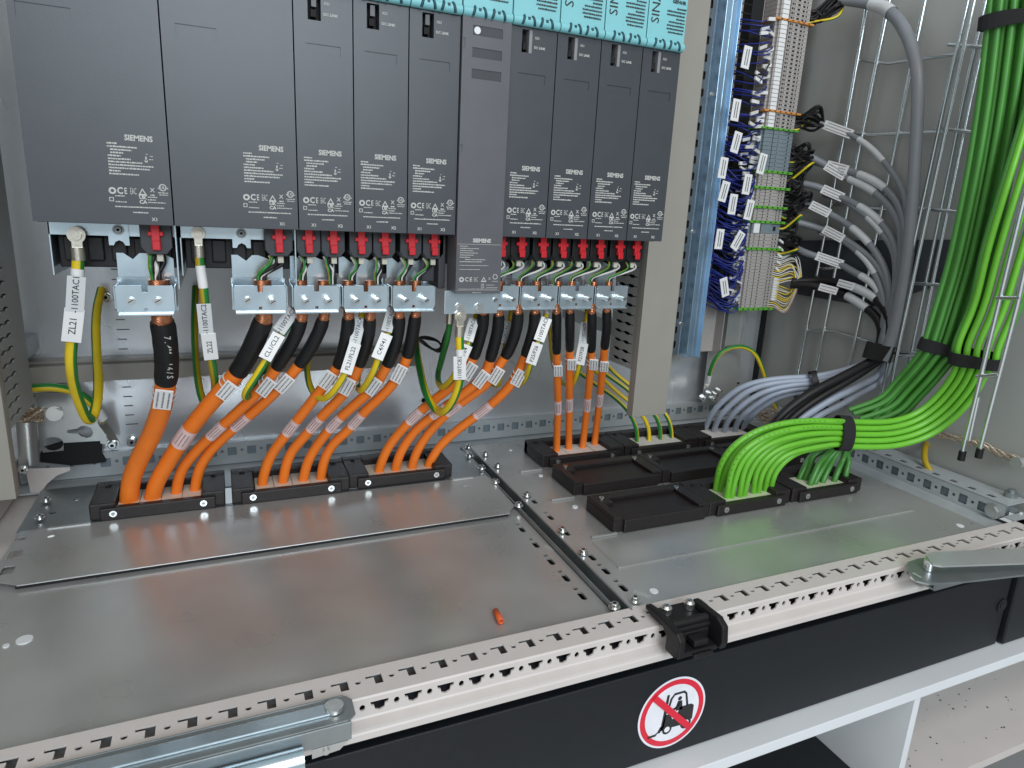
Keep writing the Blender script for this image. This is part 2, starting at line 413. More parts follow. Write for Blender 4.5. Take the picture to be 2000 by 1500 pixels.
for (u, v), lab, rr in (((48, 1250), 'white plastic plug disc at the left end of the bare floor plate', .0085), ((1277, 1155), 'white plastic plug disc behind the black door catch', .0062), ((1875, 1027), 'grey plastic plug disc at the far right corner of the floor', .0062), ((1056, 929), 'small pale plug disc left of the middle row of frames', .0045), ((1123, 990), 'small pale plug disc left of the front row of frames', .005), ((997, 879), 'tiny pale plug disc left of the back row of frames', .004), ((12, 1262), 'tiny white plug at the very left edge beside the big white disc', .0035)):
    zz = -0.0035 if v > 1200 else 0.0008; p = P(u, v, Z=zz); b = MB(); b.cyl(p + Z_ * -0.003, p + Z_ * 0.0008, rr * 0.72, 24, 0, r1=rr * 0.68); tag(b.build('plug_disc', WHITE, origin=p), lab, 'plug', 'plug discs in the floor')
# fine lettering stamped on the plates
b = MB(); b.text('0021', P(1205, 918 / 1.0, Z=0.001) if False else P(1072, 1071, Z=-0.0031), Vector((0.3, -1, 0)), Vector((1, 0.3, 0)), 0.007); tag(b.build('stamped_marking', TAGG), 'small pale printed number on the floor plate left of the joint', 'marking')
b = MB(); b.text('1000', P(1253, 1161, Z=0.0014), Vector((0.6, -1, 0)), Vector((1, 0.6, 0)), 0.009); tag(b.build('stamped_marking', TAGG), 'small pale printed number beside the white plug behind the catch', 'marking')

# void under floor
b = MB(); b.box(-0.40, 0.86, 0.034, 0.60, -0.135, -0.125); b.build('under_floor', DARK); st(bpy.data.objects['under_floor'])

# front rail ----------------------------------------------------------
b = MB()
th = []; fh = []
for k in range(-12, 33):
    x = 0.025 * k
    if -0.33 < x + 0.0125 < 0.80: th.append(circ(x + 0.0125, 0.017, 0.0022, 10))
    th.append([(x - 0.0065, 0.0225), (x + 0.0055, 0.0225), (x + 0.0055, 0.0115), (x - 0.0005, 0.0115), (x - 0.0005, 0.0190), (x - 0.0065, 0.0190)])
    fh.append([(x - 0.0068, -0.0022), (x + 0.0068, -0.0022), (x + 0.0060, -0.0052), (x + 0.0040, -0.0056), (x + 0.0034, -0.0090), (x, -0.0104), (x - 0.0034, -0.0090), (x - 0.0040, -0.0056), (x - 0.0060, -0.0052)])
    fh.append(circ(x + 0.0125, -0.0055, 0.0021, 12, 0.0026))
x0, x1 = -0.42, 0.845
b.sheet([(x0, 0.001), (x1, 0.001), (x1, 0.0315), (x0, 0.0315)], th, (0, 0, 0.0030), X_, Y_, 0.0015)
b.sheet([(x0, 0.0015), (x1, 0.0015), (x1, -0.013), (x0, -0.013)][::-1], fh, (0, 0, 0), X_, Z_, 0.0015)
b.add([(x, y, z) for x in (x0, x1) for (y, z) in ((0, .0015), (0.0003, .0024), (0.001, .0030))], [(0, 3, 4, 1), (1, 4, 5, 2)], 0, True)
b.box(x0, x1, 0.0300, 0.0315, -0.02, 0.0015)
# ledge and rounded lip in front of the punched face
prof = [(0.0, -0.013), (-0.001, -0.0142), (-0.0085, -0.0160), (-0.0102, -0.0168), (-0.0110, -0.0182), (-0.0112, -0.0230), (-0.0095, -0.0235), (0.0015, -0.0235), (0.0015, -0.013)]
n = len(prof); b.add([(x0, y, z) for y, z in prof] + [(x1, y, z) for y, z in prof], [(i, i + 1, n + i + 1, n + i) for i in range(n - 1)] + [tuple(range(n)), tuple(range(n, 2 * n))[::-1]])
o = b.build('frame_rail', CREAM); tag(o, 'cream painted punched frame rail along the front edge of the cabinet base', 'frame rail')
b = MB(); b.box(x0, x1, 0.0025, 0.029, -0.0135, -0.012); b.box(x0, x1, 0.012, 0.0135, -0.012, -0.0015)
b.build('rail_hole_backing', DGREY, o)  # dark backing inside the rail: shade behind the punched holes put into colour

# rear rail
b = MB(); rhh = []
for k in range(-12, 40):
    x = -0.0885 + 0.025 * k
    if x > 0.82: break
    if x > -0.24: rhh.append(rect(x - 0.0058, -0.0022, x + 0.0058, 0.0095, 0.001))
    rhh.append(circ(x + 0.0125, 0.0045, 0.0022, 10))
b.sheet([(-0.34, -0.014), (0.83, -0.014), (0.83, 0.017), (-0.34, 0.017)], rhh, (0, 0.5319, 0), X_, Z_, 0.0015)
b.box(-0.34, 0.83, 0.5335, 0.575, 0.0155, 0.017)
b.box(-0.34, 0.83, 0.497, 0.5318, -0.0165, -0.015); b.box(-0.34, 0.83, 0.472, 0.497, -0.006, -0.004); b.box(-0.34, 0.83, 0.4965, 0.498, -0.0165, -0.004)
o = b.build('frame_rail', RAILG); tag(o, 'grey punched frame rail with square holes along the back of the cabinet floor', 'frame rail')
b = MB(); b.box(-0.34, 0.83, 0.5345, 0.56, -0.02, 0.013, 0); b.build('rail_hole_backing', TERMB, o)

# right side rail
b = MB(); sh = []; stp = []
for k in range(-2, 18):
    y = 0.2474 - 0.025 * k + 0.0
    if 0.03 < y < 0.51:
        sh.append(rect(y - 0.0055, -0.0022, y + 0.0055, 0.0098, 0.001)); sh.append(circ(y - 0.0125, 0.0045, 0.002, 10))
        stp.append(rect(0.8055, y - 0.006, 0.813, y + 0.006, 0.002))
b.sheet([(0.062, -0.013), (0.51, -0.013), (0.51, 0.0165), (0.045, 0.0165), (0.045, 0.004)], [h for h in sh if min(p[0] for p in h) > 0.052], (0.7959, 0, 0), -Y_ * -1, Z_, -0.0015)
b.sheet([(0.7975, 0.045), (0.842, 0.045), (0.842, 0.51), (0.7975, 0.51)], [h for h in stp if h[0][1] > 0.052], (0, 0, 0.018), X_, Y_, 0.0015)
b.box(0.752, 0.7965, 0.03, 0.47, -0.008, -0.0065)
b.box(0.7965, 0.845, 0.0, 0.045, 0.0015, 0.003)
o = b.build('frame_rail', RAILG); tag(o, 'grey punched frame rail on the right running back along the side wall', 'frame rail')
b = MB(); b.box(0.80, 0.835, 0.06, 0.50, -0.01, 0.013); b.build('rail_hole_backing', TERMB, o)
p = Vector((0.7958, 0.058, 0.0045)); b = MB(); b.cyl(p, p - X_ * 0.005, 0.0075, 6); b.cyl(p, p - X_ * 0.0015, 0.010, 20); b.build('hex_bolt', ZINC, o, bevel=0.0005)
# left side rail
b = MB(); lhs = []
for k in range(0, 21):
    y = 0.03 + 0.025 * k
    lhs.append(rect(-0.375, y - 0.007, -0.355, y + 0.003, 0.001)); lhs.append(circ(-0.345, y + 0.012, 0.002, 10))
b.sheet([(-0.40, 0.03), (-0.3305, 0.03), (-0.3305, 0.53), (-0.40, 0.53)], lhs, (0, 0, 0.019), X_, Y_, 0.0015)
sl = []
for k in range(0, 19): sl.append(rect(0.045 + 0.025 * k, -0.002, 0.054 + 0.025 * k, 0.010, 0.001))
b.sheet([(0.03, -0.012), (0.53, -0.012), (0.53, 0.0185), (0.03, 0.0185)], sl, (-0.3300, 0, 0), Y_, Z_, 0.0015)
b.box(-0.3298, -0.272, 0.035, 0.50, -0.011, -0.0095)
o = b.build('frame_rail', CREAM); tag(o, 'cream painted punched frame rail at the left edge of the floor', 'frame rail')

# plinth -----------------------------------------------------------------
b = MB(); b.box(-0.42, 0.757, 0.0, 0.016, -0.141, -0.0415)
b.box(-0.42, 0.80, 0.006, 0.03, -0.0412, -0.0245)
pl = b.build('plinth', PLINTH, bevel=0.0018, seg=3); tag(pl, 'long black powder coated plinth panel under the cabinet', 'plinth')
b = MB(); p = Vector((0.748, -0.0002, -0.085))
b.cyl(p, p - Y_ * 0.0012, 0.0085, 24); b.cyl(p - Y_ * 0.0012, p - Y_ * 0.0018, 0.0045, 6, 1); b.build('panel_screw', [PLINTH, DARK], pl)
b = MB(); b.box(0.764, 0.86, -0.004, 0.09, -0.141, -0.027)
tag(b.build('corner_plinth', PLINTH, bevel=0.002), 'black plinth corner piece at the right end of the plinth panel', 'plinth')
# white storage unit below
b = MB(); b.box(-0.42, 1.2, -0.0215, 0.5, -0.155, -0.1425)
ro = b.build('storage_unit', WHITE, bevel=0.0008); tag(ro, 'white shelving unit with open compartments under the plinth', 'shelf unit')
b = MB(); b.box(0.590, 0.600, -0.019, 0.32, -0.40, -0.1555); b.build('divider', WHITE, ro)
b = MB(); b.box(0.6005, 1.2, 0.150, 0.158, -0.40, -0.1555); b.build('back_panel', WHITE, ro)
b = MB(); b.box(0.6005, 1.2, -0.019, 0.149, -0.308, -0.296); b.build('shelf_board', CREAM, ro)
b = MB(); b.box(-0.42, 0.5895, -0.019, 0.318, -0.310, -0.300); b.build('bottom_board', PLINTH, ro)
# crumbs of dirt on the shelf
b = MB()
for i in range(60):
    x, y, r_ = random.uniform(0.62, 0.95), random.uniform(0.0, 0.14), random.uniform(0.0003, 0.0009)
    b.box(x - r_, x + r_, y - r_, y + r_, -0.2958, -0.2958 + r_)
tag(b.build('dirt_crumbs', PLINTH), kind='stuff', label='dark crumbs of dirt on the white shelf')

# no forklift sticker --------------------------------------------------------
SCN = P(1313.5, 1392.5, Y=-0.001); SR = 0.0372
sk = thing('warning_sticker', (SCN.x, 0, SCN.z), 'round white sticker with red ring and crossed out forklift on the black plinth', 'sticker')
O = Vector((SCN.x, -0.0003, SCN.z))
b = MB(); b.prism(circ(0, 0, SR, 64), O, X_, Z_, 0.0003); b.build('sticker_disc', SWHITE, sk)
Ob = O - Y_ * 0.0004
b = MB(); N = 64
for (ro_, ri) in ((SR * 0.945, SR * 0.80),):
    vs = [Ob + X_ * math.cos(2 * math.pi * i / N) * r_ + Z_ * math.sin(2 * math.pi * i / N) * r_ for r_ in (ro_, ri) for i in range(N)]
    b.add(vs, [(i, (i + 1) % N, N + (i + 1) % N, N + i) for i in range(N)])
d45 = Vector((1, 0, -1)).normalized(); e45 = Vector((1, 0, 1)).normalized()
b.add([Ob - Y_ * .0008 + d45 * s1 * SR * 0.86 + e45 * s2 * SR * 0.085 for s1, s2 in ((-1, -1), (1, -1), (1, 1), (-1, 1))], [(0, 1, 2, 3)])
b.build('prohibition_ring', SRED, sk)
b = MB(); k_ = SR * 1.08


def q2(pts, hgt=0.0002, m=0): b.add([O - Y_ * (0.0003 + hgt) + X_ * (x * k_) + Z_ * (z * k_) for x, z in pts], [tuple(range(len(pts)))], m)


q2([(-.20, .52), (-.13, .52), (-.20, -.42), (-.29, -.42)])                       # mast
q2([(-.62, -.52), (-.40, -.52), (-.36, -.46), (-.28, -.46), (-.24, -.30), (-.30, -.30), (-.36, -.42), (-.42, -.46), (-.62, -.46)])   # fork
q2([(-.26, -.40), (-.20, .0), (-.05, -.02), (.02, -.18), (.12, -.18), (.20, .10), (.52, .10), (.60, .04), (.60, -.32), (.48, -.40), (.30, -.42), (-.05, -.40)])
q2([(-.10, .40), (.0, .52), (.28, .52), (.36, .44), (.44, .08), (.38, .08), (.31, .42), (.26, .46), (.02, .46), (-.04, .38), (-.12, .02), (-.17, .02)])
q2(circ(.17, .34, .055, 14)); q2([(.12, .28), (.24, .27), (.28, .02), (.10, .02), (.05, .12), (-.06, .10), (-.06, .06), (.06, .06)])
for cx, cz, r_ in ((-.10, -.42, .13), (.42, -.40, .15)): q2(circ(cx, cz, r_, 20), 0.00032)
for cx, cz, r_ in ((-.10, -.42, .075), (.42, -.40, .09)): q2(circ(cx, cz, r_, 16), 0.00040, 1)
b.build('forklift_pictogram', [PRINTB, SWHITE], sk)

# ================================================================== walls and mounting plate
b = MB(); b.box(0.848, 0.856, 0.0, 0.58, 0.0, 1.15)
tag(b.build('side_wall', WALL), 'grey cabinet side wall on the right behind the wire tray', 'wall')
b = MB(); b.box(-0.45, 0.86, 0.577, 0.585, -0.02, 1.15); tag(b.build('rear_wall', WALL), 'grey rear wall of the cabinet behind the mounting plate', 'wall')
b = MB(); b.box(-0.450, -0.442, 0.0, 0.58, 0.0, 1.15); tag(b.build('side_wall', WALL), 'grey cabinet side wall on the left outside the cable duct', 'wall')
b = MB()
b.sheet([(-0.34, 0.013), (0.835, 0.013), (0.835, 1.1), (-0.34, 1.1)], [circ(0.185, 0.055, 0.004, 16), circ(0.725, 0.075, 0.005, 14), rect(0.725, 0.073, 0.74, 0.077)], (0, 0.541, 0), X_, Z_, 0.003)
mp = b.build('mounting_plate', ZPLATE); tag(mp, 'tall galvanised mounting plate at the back of the cabinet', 'mounting plate')
b = MB()
for i in range(24):
    z = 0.05 + i * 0.0125; b.box(-0.213, -0.203 + (0.004 if i % 5 == 0 else 0), 0.5395, 0.5408, z, z + 0.0008)
b.build('scale_marks', PRINTB, mp)
b = MB(); b.box(0.8356, 0.8385, 0.530, 0.5765, 0.02, 1.1); tag(b.build('corner_line', DARK), 'thin black vertical seal strip in the corner between mounting plate and side wall', 'line')  # plain black strip along the corner of plate and wall

# ledge bar behind the cables
b = MB(); b.box(-0.34, 0.166, 0.508, 0.539, 0.118, 0.1385); b.box(-0.34, 0.166, 0.520, 0.539, 0.1387, 0.1425)
tag(b.build('cable_support_bar', DUCT, bevel=0.0008), 'grey beige horizontal bar across the mounting plate behind the orange cables', 'bar')

# cable ducts
def duct(xl, xr, zb, side, lab):
    y0, y1 = 0.300, (0.366 if side > 0 else 0.405)
    zs = zb + 0.062
    r_ = thing('cable_duct', ((xl + xr) / 2, 0.4, zb), lab, 'cable duct', 'vertical cable ducts')
    b = MB(); b.box(xl - 0.002, xr + 0.002, y0 - 0.004, y0, zb, 1.1); b.box(xl - 0.002, xl - 0.0005, y0, y0 + 0.010, zb, 1.1); b.box(xr + 0.0005, xr + 0.002, y0, y0 + 0.010, zb, 1.1)
    b.build('cover', DUCT, r_, bevel=0.0012)
    for xs, s in ((xl, 'l'), (xr, 'r')):
        b = MB(); hs = []
        z = zs + 0.008
        while z < 0.62:
            for (a, c) in ((0.3135, 0.361),):
                f = [(0.3135, .0006), (0.320, .0006), (0.324, .0022), (0.332, .0022), (0.336, .0006), (0.341, .0006), (0.345, .0022), (0.353, .0022), (0.357, .0006), (0.3625, .0006)]
                hs.append([(p[0], z - p[1]) for p in f] + [(p[0], z + p[1]) for p in f[::-1]])
            z += 0.0125
        b.sheet([(y0 + 0.0105, zs), (y1, zs), (y1, 1.1), (y0 + 0.0105, 1.1)], hs, (xs, 0, 0), Y_, Z_, 0.0015)
        b.build('slotted_side', DUCTD, r_)
    b = MB(); b.box(xl + 0.003, xr - 0.003, 0.345, y1 - 0.002, zs, 1.1); b.build('inner_floor', DARK if side > 0 else DUCTD, r_)
    for z in (zs + 0.03, 0.80): b = MB(); b.box((xl + xr) / 2 - 0.010, (xl + xr) / 2 + 0.010, y1, 0.5395, z, z + 0.02); b.build('standoff', ZDARK, r_)
    return r_


duct(0.401, 0.451, 0.087, 1, 'tall grey beige slotted cable duct right of the drive modules')
duct(-0.335, -0.277, 0.062, -1, 'grey beige slotted cable duct at the left edge of the picture')

# ================================================================== drive modules
def printed_label(b, x, z, y):
    """type plate print; x,z lower left of a 50 mm wide field, metres"""
    mm = 0.001
    T = lambda s, X, Z, size, bold=0.02, ax='C', xs=1.0: b.text(s, (x + X * mm, y, z + Z * mm), X_, Z_, size * mm, 0, 0.0003, bold, ax, xs)
    bar = lambda X, Z, L, h=1.3: bars(b, x + X * mm, z + Z * mm, L * mm, h * mm, y)
    T('SIEMENS', 28.8, 68, 6.0, 0.035, 'C', 0.90)
    for i, (X, L) in enumerate(((6, 7), (6, 21), (8, 15), (8, 9), (6, 9), (6, 16), (6, 24), (6, 32), (6, 29), (6, 8), (6, 21))): bar(X, 62.5 - i * 2.35, L)
    b.prism(circ(33 * mm, 51 * mm, 1.2 * mm, 10), (x, y, z), X_, Z_, 0.0003); b.prism(rect(32.5 * mm, 51 * mm, 33.5 * mm, 54.4 * mm), (x, y, z), X_, Z_, 0.0003)
    bar(35, 52, 3, 0.7); bar(36, 54.5, 2, 0.7); bar(33, 56, 1.5, 0.7)
    ring(b, x + 7.0 * mm, z + 26.3 * mm, 2.7 * mm, 1.3 * mm, y)
    T('C', 12.4, 26.3, 7.2, 0.03, 'C', 0.85); T('E', 16.4, 26.3, 6.8, 0.02, 'C', 0.62); T('EAC', 21.9, 26.3, 7.4, 0.0, 'C', 0.34)
    tri = [(-3.3, -2.5), (3.3, -2.5), (0, 3.3)]
    b.add([(x + (28.5 + s * p[0]) * mm, y - 0.0003, z + (26 + s * p[1]) * mm) for s in (1, 0.5) for p in tri], [(0, 1, 4, 3), (1, 2, 5, 4), (2, 0, 3, 5)])
    T('X', 35.7, 28, 4.6, 0.02); bar(34, 23.6, 3.6, 1.3)
    ring(b, x + 43.5 * mm, z + 30.6 * mm, 2.9 * mm, 2.1 * mm, y); T('UL', 43.5, 30.6, 3.0, 0.02); bar(39.8, 29.6, 1.6, 1.0); bar(46.0, 29.6, 1.6, 1.0); bar(39.8, 26, 8, 0.8); bar(40.6, 24.3, 6.4, 0.8)
    ring(b, x + 5.9 * mm, z + 19.5 * mm, 2.3 * mm, 1.5 * mm, y, 4); bar(8.6, 22, 7, 0.9); bar(8.6, 17.3, 8.4, 0.9)
    T('UK', 28.4, 21.8, 4.0, 0.04); T('CA', 28.4, 18.2, 4.0, 0.04)
    for i, L in enumerate((7, 6, 13)): bar(31.9, 22 - i * 2.1, L, 0.9)
    bar(8, 13.4, 35.5, 1.1); bar(20.4, 9.2, 11, 1.1)
    return T


def ring(b, cx, cz, r, ri, y, n=18):
    vs = [(cx + rr * math.cos(2 * math.pi * (i + .5) / n), y - 0.0003, cz + rr * math.sin(2 * math.pi * (i + .5) / n)) for rr in (r, ri) for i in range(n)]
    b.add(vs, [(i, (i + 1) % n, n + (i + 1) % n, n + i) for i in range(n)])


def bars(b, x, z, L, h, y):
    rnd = random.Random(int((x + 5) * 1e5) + int(z * 1e5))
    e = x + L
    while x < e:
        w_ = min(rnd.uniform(0.0006, 0.0024), e - x)
        if w_ > 0.0003: 
            hh = h * rnd.uniform(0.75, 1.0)
            b.add([(x, y - 0.0003, z), (x + w_, y - 0.0003, z), (x + w_, y - 0.0003, z + hh), (x, y - 0.0003, z + hh)], [(0, 1, 2, 3)])
        x += w_ + 0.00035


def module(x0, x1, kind, lab, zb=None):
    zb = ZM if zb is None else zb
    zt = 0.5175
    y = YM
    g = 0.0011
    r_ = thing('drive_module', ((x0 + x1) / 2, 0.39, zb), lab, 'drive module', 'drive modules in a row on the mounting plate')
    a, c = x0 + g / 2, x1 - g / 2
    M_ = MOD2 if kind == 'tall' else MOD
    deep = []; shallow = []
    if kind in ('small', 'mid'):
        deep = [rect(a + 0.0115, 0.4945, a + 0.0225, 0.5165 - 0.0015)]
        shallow = [rect(a + 0.0095, 0.468, a + 0.0385, 0.476)]
    elif kind == 'wide2': shallow = [rect(a + 0.0105, 0.467, a + 0.0405, 0.477)]
    elif kind == 'wide1': shallow = [rect(a + 0.005, 0.447 + 0.02, a + 0.040, 0.477)]
    elif kind == 'tall':
        y -= 0.0035
        shallow = [rect(a + 0.010, z, a + 0.040, z + 0.0085) for z in (0.502, 0.483, 0.4645)] + [rect(a + 0.0008, 0.4895, a + 0.0028, 0.4985), rect(a + 0.0008, 0.3975, a + 0.0028, 0.4045)]
    b = MB()
    outl = [(a, zb), (c, zb), (c, zt), (a, zt)]
    b.sheet(outl, deep + shallow, (0, y, 0), X_, Z_, 0.0008)
    b.sheet([(a, zb), (c, zb), (c, zt + .08), (a, zt + .08)], deep, (0, y + 0.0008, 0), X_, Z_, 0.013)
    b.box(a, c, y + 0.0138, 0.52, (0.318 if kind != 'tall' else 0.318), zt + 0.08)
    if kind == 'tall': b.box(a, c, y + 0.0138, y + 0.03, zb, 0.318)
    h_ = b.build('housing', M_, r_, bevel=0.0005)
    if deep:
        b = MB(); x = a + 0.0115
        b.box(x + 0.0005, x + 0.0105, y + 0.010, y + 0.0137, 0.4948, 0.5148); b.box(x + 0.003, x + 0.0075, y + 0.004, y + 0.010, 0.498, 0.504); b.build('socket', DARK, h_)
        b = MB()
        if kind == 'small': b.box(x + 0.0078, x + 0.0115, y + 0.0003, y + 0.0125, 0.4935, 0.5160)
        else: b.box(x + 0.0035, x + 0.0075, y + 0.002, y + 0.0095, 0.5055, 0.5140)
        b.build('slot_flap', MOD2 if kind != 'small' else mat('grey_flap', (0.22, 0.225, 0.235), 0.4), h_)
        b = MB(); b.text('DC LINK', (a + 0.0305, y, 0.500), X_, Z_, 0.0031, 0, 0.0004, 0.03); b.text('X21', (a + 0.0275, y, 0.5085), X_, Z_, 0.003, 0, 0.0004, 0.02)
        b.build('printed_text', PRINT, r_)
    b = MB()
    if kind == 'tall':
        yy = y
        b.text('SIEMENS', (a + 0.0265, yy, zb + 0.0535), X_, Z_, 0.0052, 0, 0.0003, 0.045)
        b.prism(rect(0.001, 0.0497, 0.0475, 0.0500), (a, yy, zb), X_, Z_, 0.0003)
        for i, L in enumerate((8, 20, 14, 19, 15, 11, 22, 24)): bars(b, a + (0.0035 if i < 6 else 0.009 - 0.0055 * (i > 6)), zb + 0.0475 - i * 0.0022, L * 0.001, 0.0008, yy)
        bars(b, a + 0.0035, zb + 0.0285, 0.031, 0.0006, yy); bars(b, a + 0.0035, zb + 0.0245, 0.022, 0.0006, yy)
        mm = 0.001; z0 = zb + 0.0145
        ring(b, a + 6 * mm, z0, 2.6 * mm, 1.2 * mm, yy)
        b.text('C', (a + 11.5 * mm, yy, z0), X_, Z_, 0.0058, 0, 0.0003, .02); b.text('E', (a + 16 * mm, yy, z0), X_, Z_, 0.0058, 0, 0.0003, .02); b.text('EAC', (a + 21.5 * mm, yy, z0), X_, Z_, 0.0066, 0, 0.0003, 0.0, 'C', 0.36)
        tri = [(-3.2, -2.3), (3.2, -2.3), (0, 3.0)]
        b.add([(a + (30 + s * p[0]) * mm, yy - 0.0003, z0 + s * p[1] * mm) for s in (1, 0.5) for p in tri], [(0, 1, 4, 3), (1, 2, 5, 4), (2, 0, 3, 5)])
        b.text('X', (a + 36.3 * mm, yy, z0 + 0.001), X_, Z_, 0.0035, 0, 0.0003, .01); ring(b, a + 42.5 * mm, z0 + 0.003, 2.7 * mm, 2.0 * mm, yy); bars(b, a + 39 * mm, z0 - 0.002, 0.007, 0.0006, yy)
        b.text('UK', (a + 29 * mm, yy, z0 - 0.0052), X_, Z_, 0.0028, 0, 0.0003, .02); b.text('CA', (a + 29 * mm, yy, z0 - 0.0078), X_, Z_, 0.0028, 0, 0.0003, .02)
        bars(b, a + 33 * mm, z0 - 0.0058, 0.009, 0.0006, yy); bars(b, a + 33 * mm, z0 - 0.0083, 0.013, 0.0006, yy)
        b.prism(rect(0.001, 0.0035, 0.0475, 0.0037), (a, yy, zb), X_, Z_, 0.0003); bars(b, a + 0.003, zb + 0.0046, 0.042, 0.0006, yy); bars(b, a + 0.018, zb + 0.0010, 0.010, 0.0006, yy)
        b.build('printed_text', PRINT, r_)
        b = MB(); b.cyl((a + 0.0145, y - 0.0002, 0.5063), (a + 0.0145, y + 0.001, 0.5063), 0.0032, 20); b.build('round_button', WHITE, h_)
        b = MB()
        for z in (0.502, 0.483, 0.4645): b.box(a + 0.0102, a + 0.0398, y + 0.0006, y + 0.0009, z + 0.0002, z + 0.0083)
        b.build('dark_inset', DGREY, h_)
    else:
        T = printed_label(b, x1 - 0.050, zb, y)
        if kind == 'small' or kind == 'mid': T('X1', 13.4, 4.4, 3.8, 0.03); T('X2', 36.8, 4.4, 3.8, 0.03)
        else: T('X1', 36, 4.4, 3.8, 0.03)
        b.build('printed_text', PRINT, r_)
    return r_, a, c, y


def cover(r_, a, c, txt=True):
    """teal terminal cover over the top of a module"""
    y = YM - 0.004
    b = MB(); b.box(a, c, y, y + 0.03, 0.5225, 0.72)
    b.cyl((a, y + 0.002, 0.5215), (c, y + 0.002, 0.5215), 0.0045, 16)
    cv = b.build('terminal_cover', TEAL, r_, bevel=0.0006)
    b = MB(); w_ = c - a
    n_ = max(1, round(w_ / 0.049))
    for j in range(n_):
        xa = a + j * 0.049
        for cx in (0.0155, 0.0345):
            for dx in (-0.0055, 0.0055):
                pts = [(xa + cx + dx + (0.0012 if dx < 0 else -0.0012) * math.sin(t), y + 0.002 - 0.0047 * math.cos(t), 0.5215 + 0.0047 * math.sin(t)) for t in [math.radians(q) for q in range(-50, 91, 20)]]
                b.tube(pts, 0.0013, 6)
            b.box(xa + cx - 0.0012, xa + cx + 0.0012, y - 0.0029, y + 0.001, 0.5222, 0.5246)
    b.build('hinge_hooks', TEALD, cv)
    if txt:
        b = MB()
        b.text('SINAMICS', (a + 0.0085, y, 0.5335 + 0.0365), Z_, -X_, 0.0138, 0, 0.0004, 0.0, 'C')
        b.text('GEFAHR', (a + 0.036, y, 0.5635), X_, Z_, 0.0045, 0, 0.0004, 0.04)
        for i, (X, L) in enumerate(((34, 12), (22, 23), (22, 23), (34, 11), (25, 20), (23, 22), (23, 22), (25, 19))): bars(b, a + X * 0.001, 0.5565 - i * 0.0033, L * 0.001, 0.0016, y - 0.0002)
        b.build('warning_print', PRINTB, cv)


XS = [-0.2235, -0.1235, -0.0225, 0.0275, 0.0775, 0.1265, 0.1765, 0.2265, 0.2765, 0.3265, 0.3745]
KN = ['wide1', 'wide2', 'mid', 'mid', 'mid', 'tall', 'small', 'small', 'small', 'small']
LB = ['wide anthracite drive module at the left end of the row', 'wide anthracite drive module second from the left with a shallow blank recess',
      'narrow anthracite drive module just right of the two wide ones', 'narrow anthracite drive module, second of the three left of the tall pale module', 'narrow anthracite drive module touching the left side of the tall pale module',
      'tall paler grey module reaching lower than the others, three dark insets at its top', 'narrow dark module touching the right side of the tall pale module', 'narrow dark module second right of the tall pale module',
      'narrow dark module third right of the tall pale module', 'narrow dark module at the right end of the row beside the cable duct']
mods = []
for i in range(10):
    r_, a, c, y = module(XS[i], XS[i + 1], KN[i], LB[i], 0.2605 if KN[i] == 'tall' else None)
    cover(r_, a, c, KN[i] in ('small', 'tall'))
    mods.append(r_)

# dark lower bodies behind connectors, silver strip
for i, (xa, xb, lab) in enumerate(((-0.222, -0.124, 'first'), (-0.122, -0.023, 'second'))):
    r_ = mods[i]
    b = MB(); b.box(xa + 0.003, xb - 0.003, 0.295, 0.50, 0.2775, 0.3175)
    for k in range(5): b.box(xa + 0.008 + k * 0.018, xa + 0.020 + k * 0.018, 0.289, 0.2951, 0.284, 0.3045)
    b.build('terminal_body', BLK, r_, bevel=0.001)
    b = MB(); b.box(xa, xb, 0.279, 0.281, 0.3065, 0.3180); b.box(xa, xa + 0.001, 0.279, 0.50, 0.272, 0.318); b.box(xb - 0.001, xb, 0.262, 0.50, 0.262, 0.318)
    b.build('earth_strip', ZBLUE, r_)
    b = MB(); x = xa + 0.052
    b.prism([(x - .008, .3175), (x - .008, .2985), (x - .0045, .2985), (x - .003, .3015), (x, .303), (x + .003, .3015), (x + .0045, .2985), (x + .0078, .2985), (x + .0078, .3175)][::-1], (0, 0.2775, 0), X_, Z_, -0.0008)
    b.build('shield_tab', ZBLUE, r_)
    b = MB(); screw(b, (x, 0.2775, 0.3120), -Y_, 0.0032, 0.0015); b.build('tab_screw', [ZDARK, DARK], r_)
for i in range(2, 10):
    if KN[i] == 'tall': continue
    a, c = XS[i] + 0.001, XS[i + 1] - 0.001
    b = MB(); b.box(a, c, 0.300, 0.50, 0.273, 0.3178); b.build('terminal_body', BLK, mods[i], bevel=0.001)
# open metal side left of the tall module's foot
b = MB(); b.box(0.118, 0.1255, 0.262, 0.44, 0.262, 0.3178); b.box(0.104, 0.118, 0.275, 0.44, 0.268, 0.3178); b.build('side_bracket', DGREY, mods[5], bevel=0.001)

# ------------------------------------------------------------------ connector plugs
plug0 = None
PX = [(306, 'dark plug with red lever at the right corner of the leftmost wide module', 'b'), (545, 'dark plug with red lever under the second wide module', 'b'),
      (603, 'dark plug with red lever, left one under the third module', 's'), (651, 'dark plug with red lever, right one under the third module', 's'),
      (705, 'dark plug with red lever, left one under the fourth module', 's'), (751, 'dark plug with red lever, right one under the fourth module', 's'),
      (803, 'dark plug with red lever, left one under the fifth module', 's'), (847, 'dark plug with red lever right beside the tall pale module', 's'),
      (979, 'plug with red lever half hidden by the right edge of the tall pale module', 's'), (1017, 'plug with red lever, right one under the seventh module', 's'),
      (1059, 'plug with red lever, left one under the eighth module', 's'), (1098, 'plug with red lever, right one under the eighth module', 's'),
      (1136, 'plug with red lever, left one under the ninth module', 's'), (1171, 'plug with red lever, right one under the ninth module', 's'),
      (1209, 'plug with red lever, left one under the last module on the right', 's'), (1242, 'rightmost plug with red lever, beside the slotted duct', 's')]
PLX = []


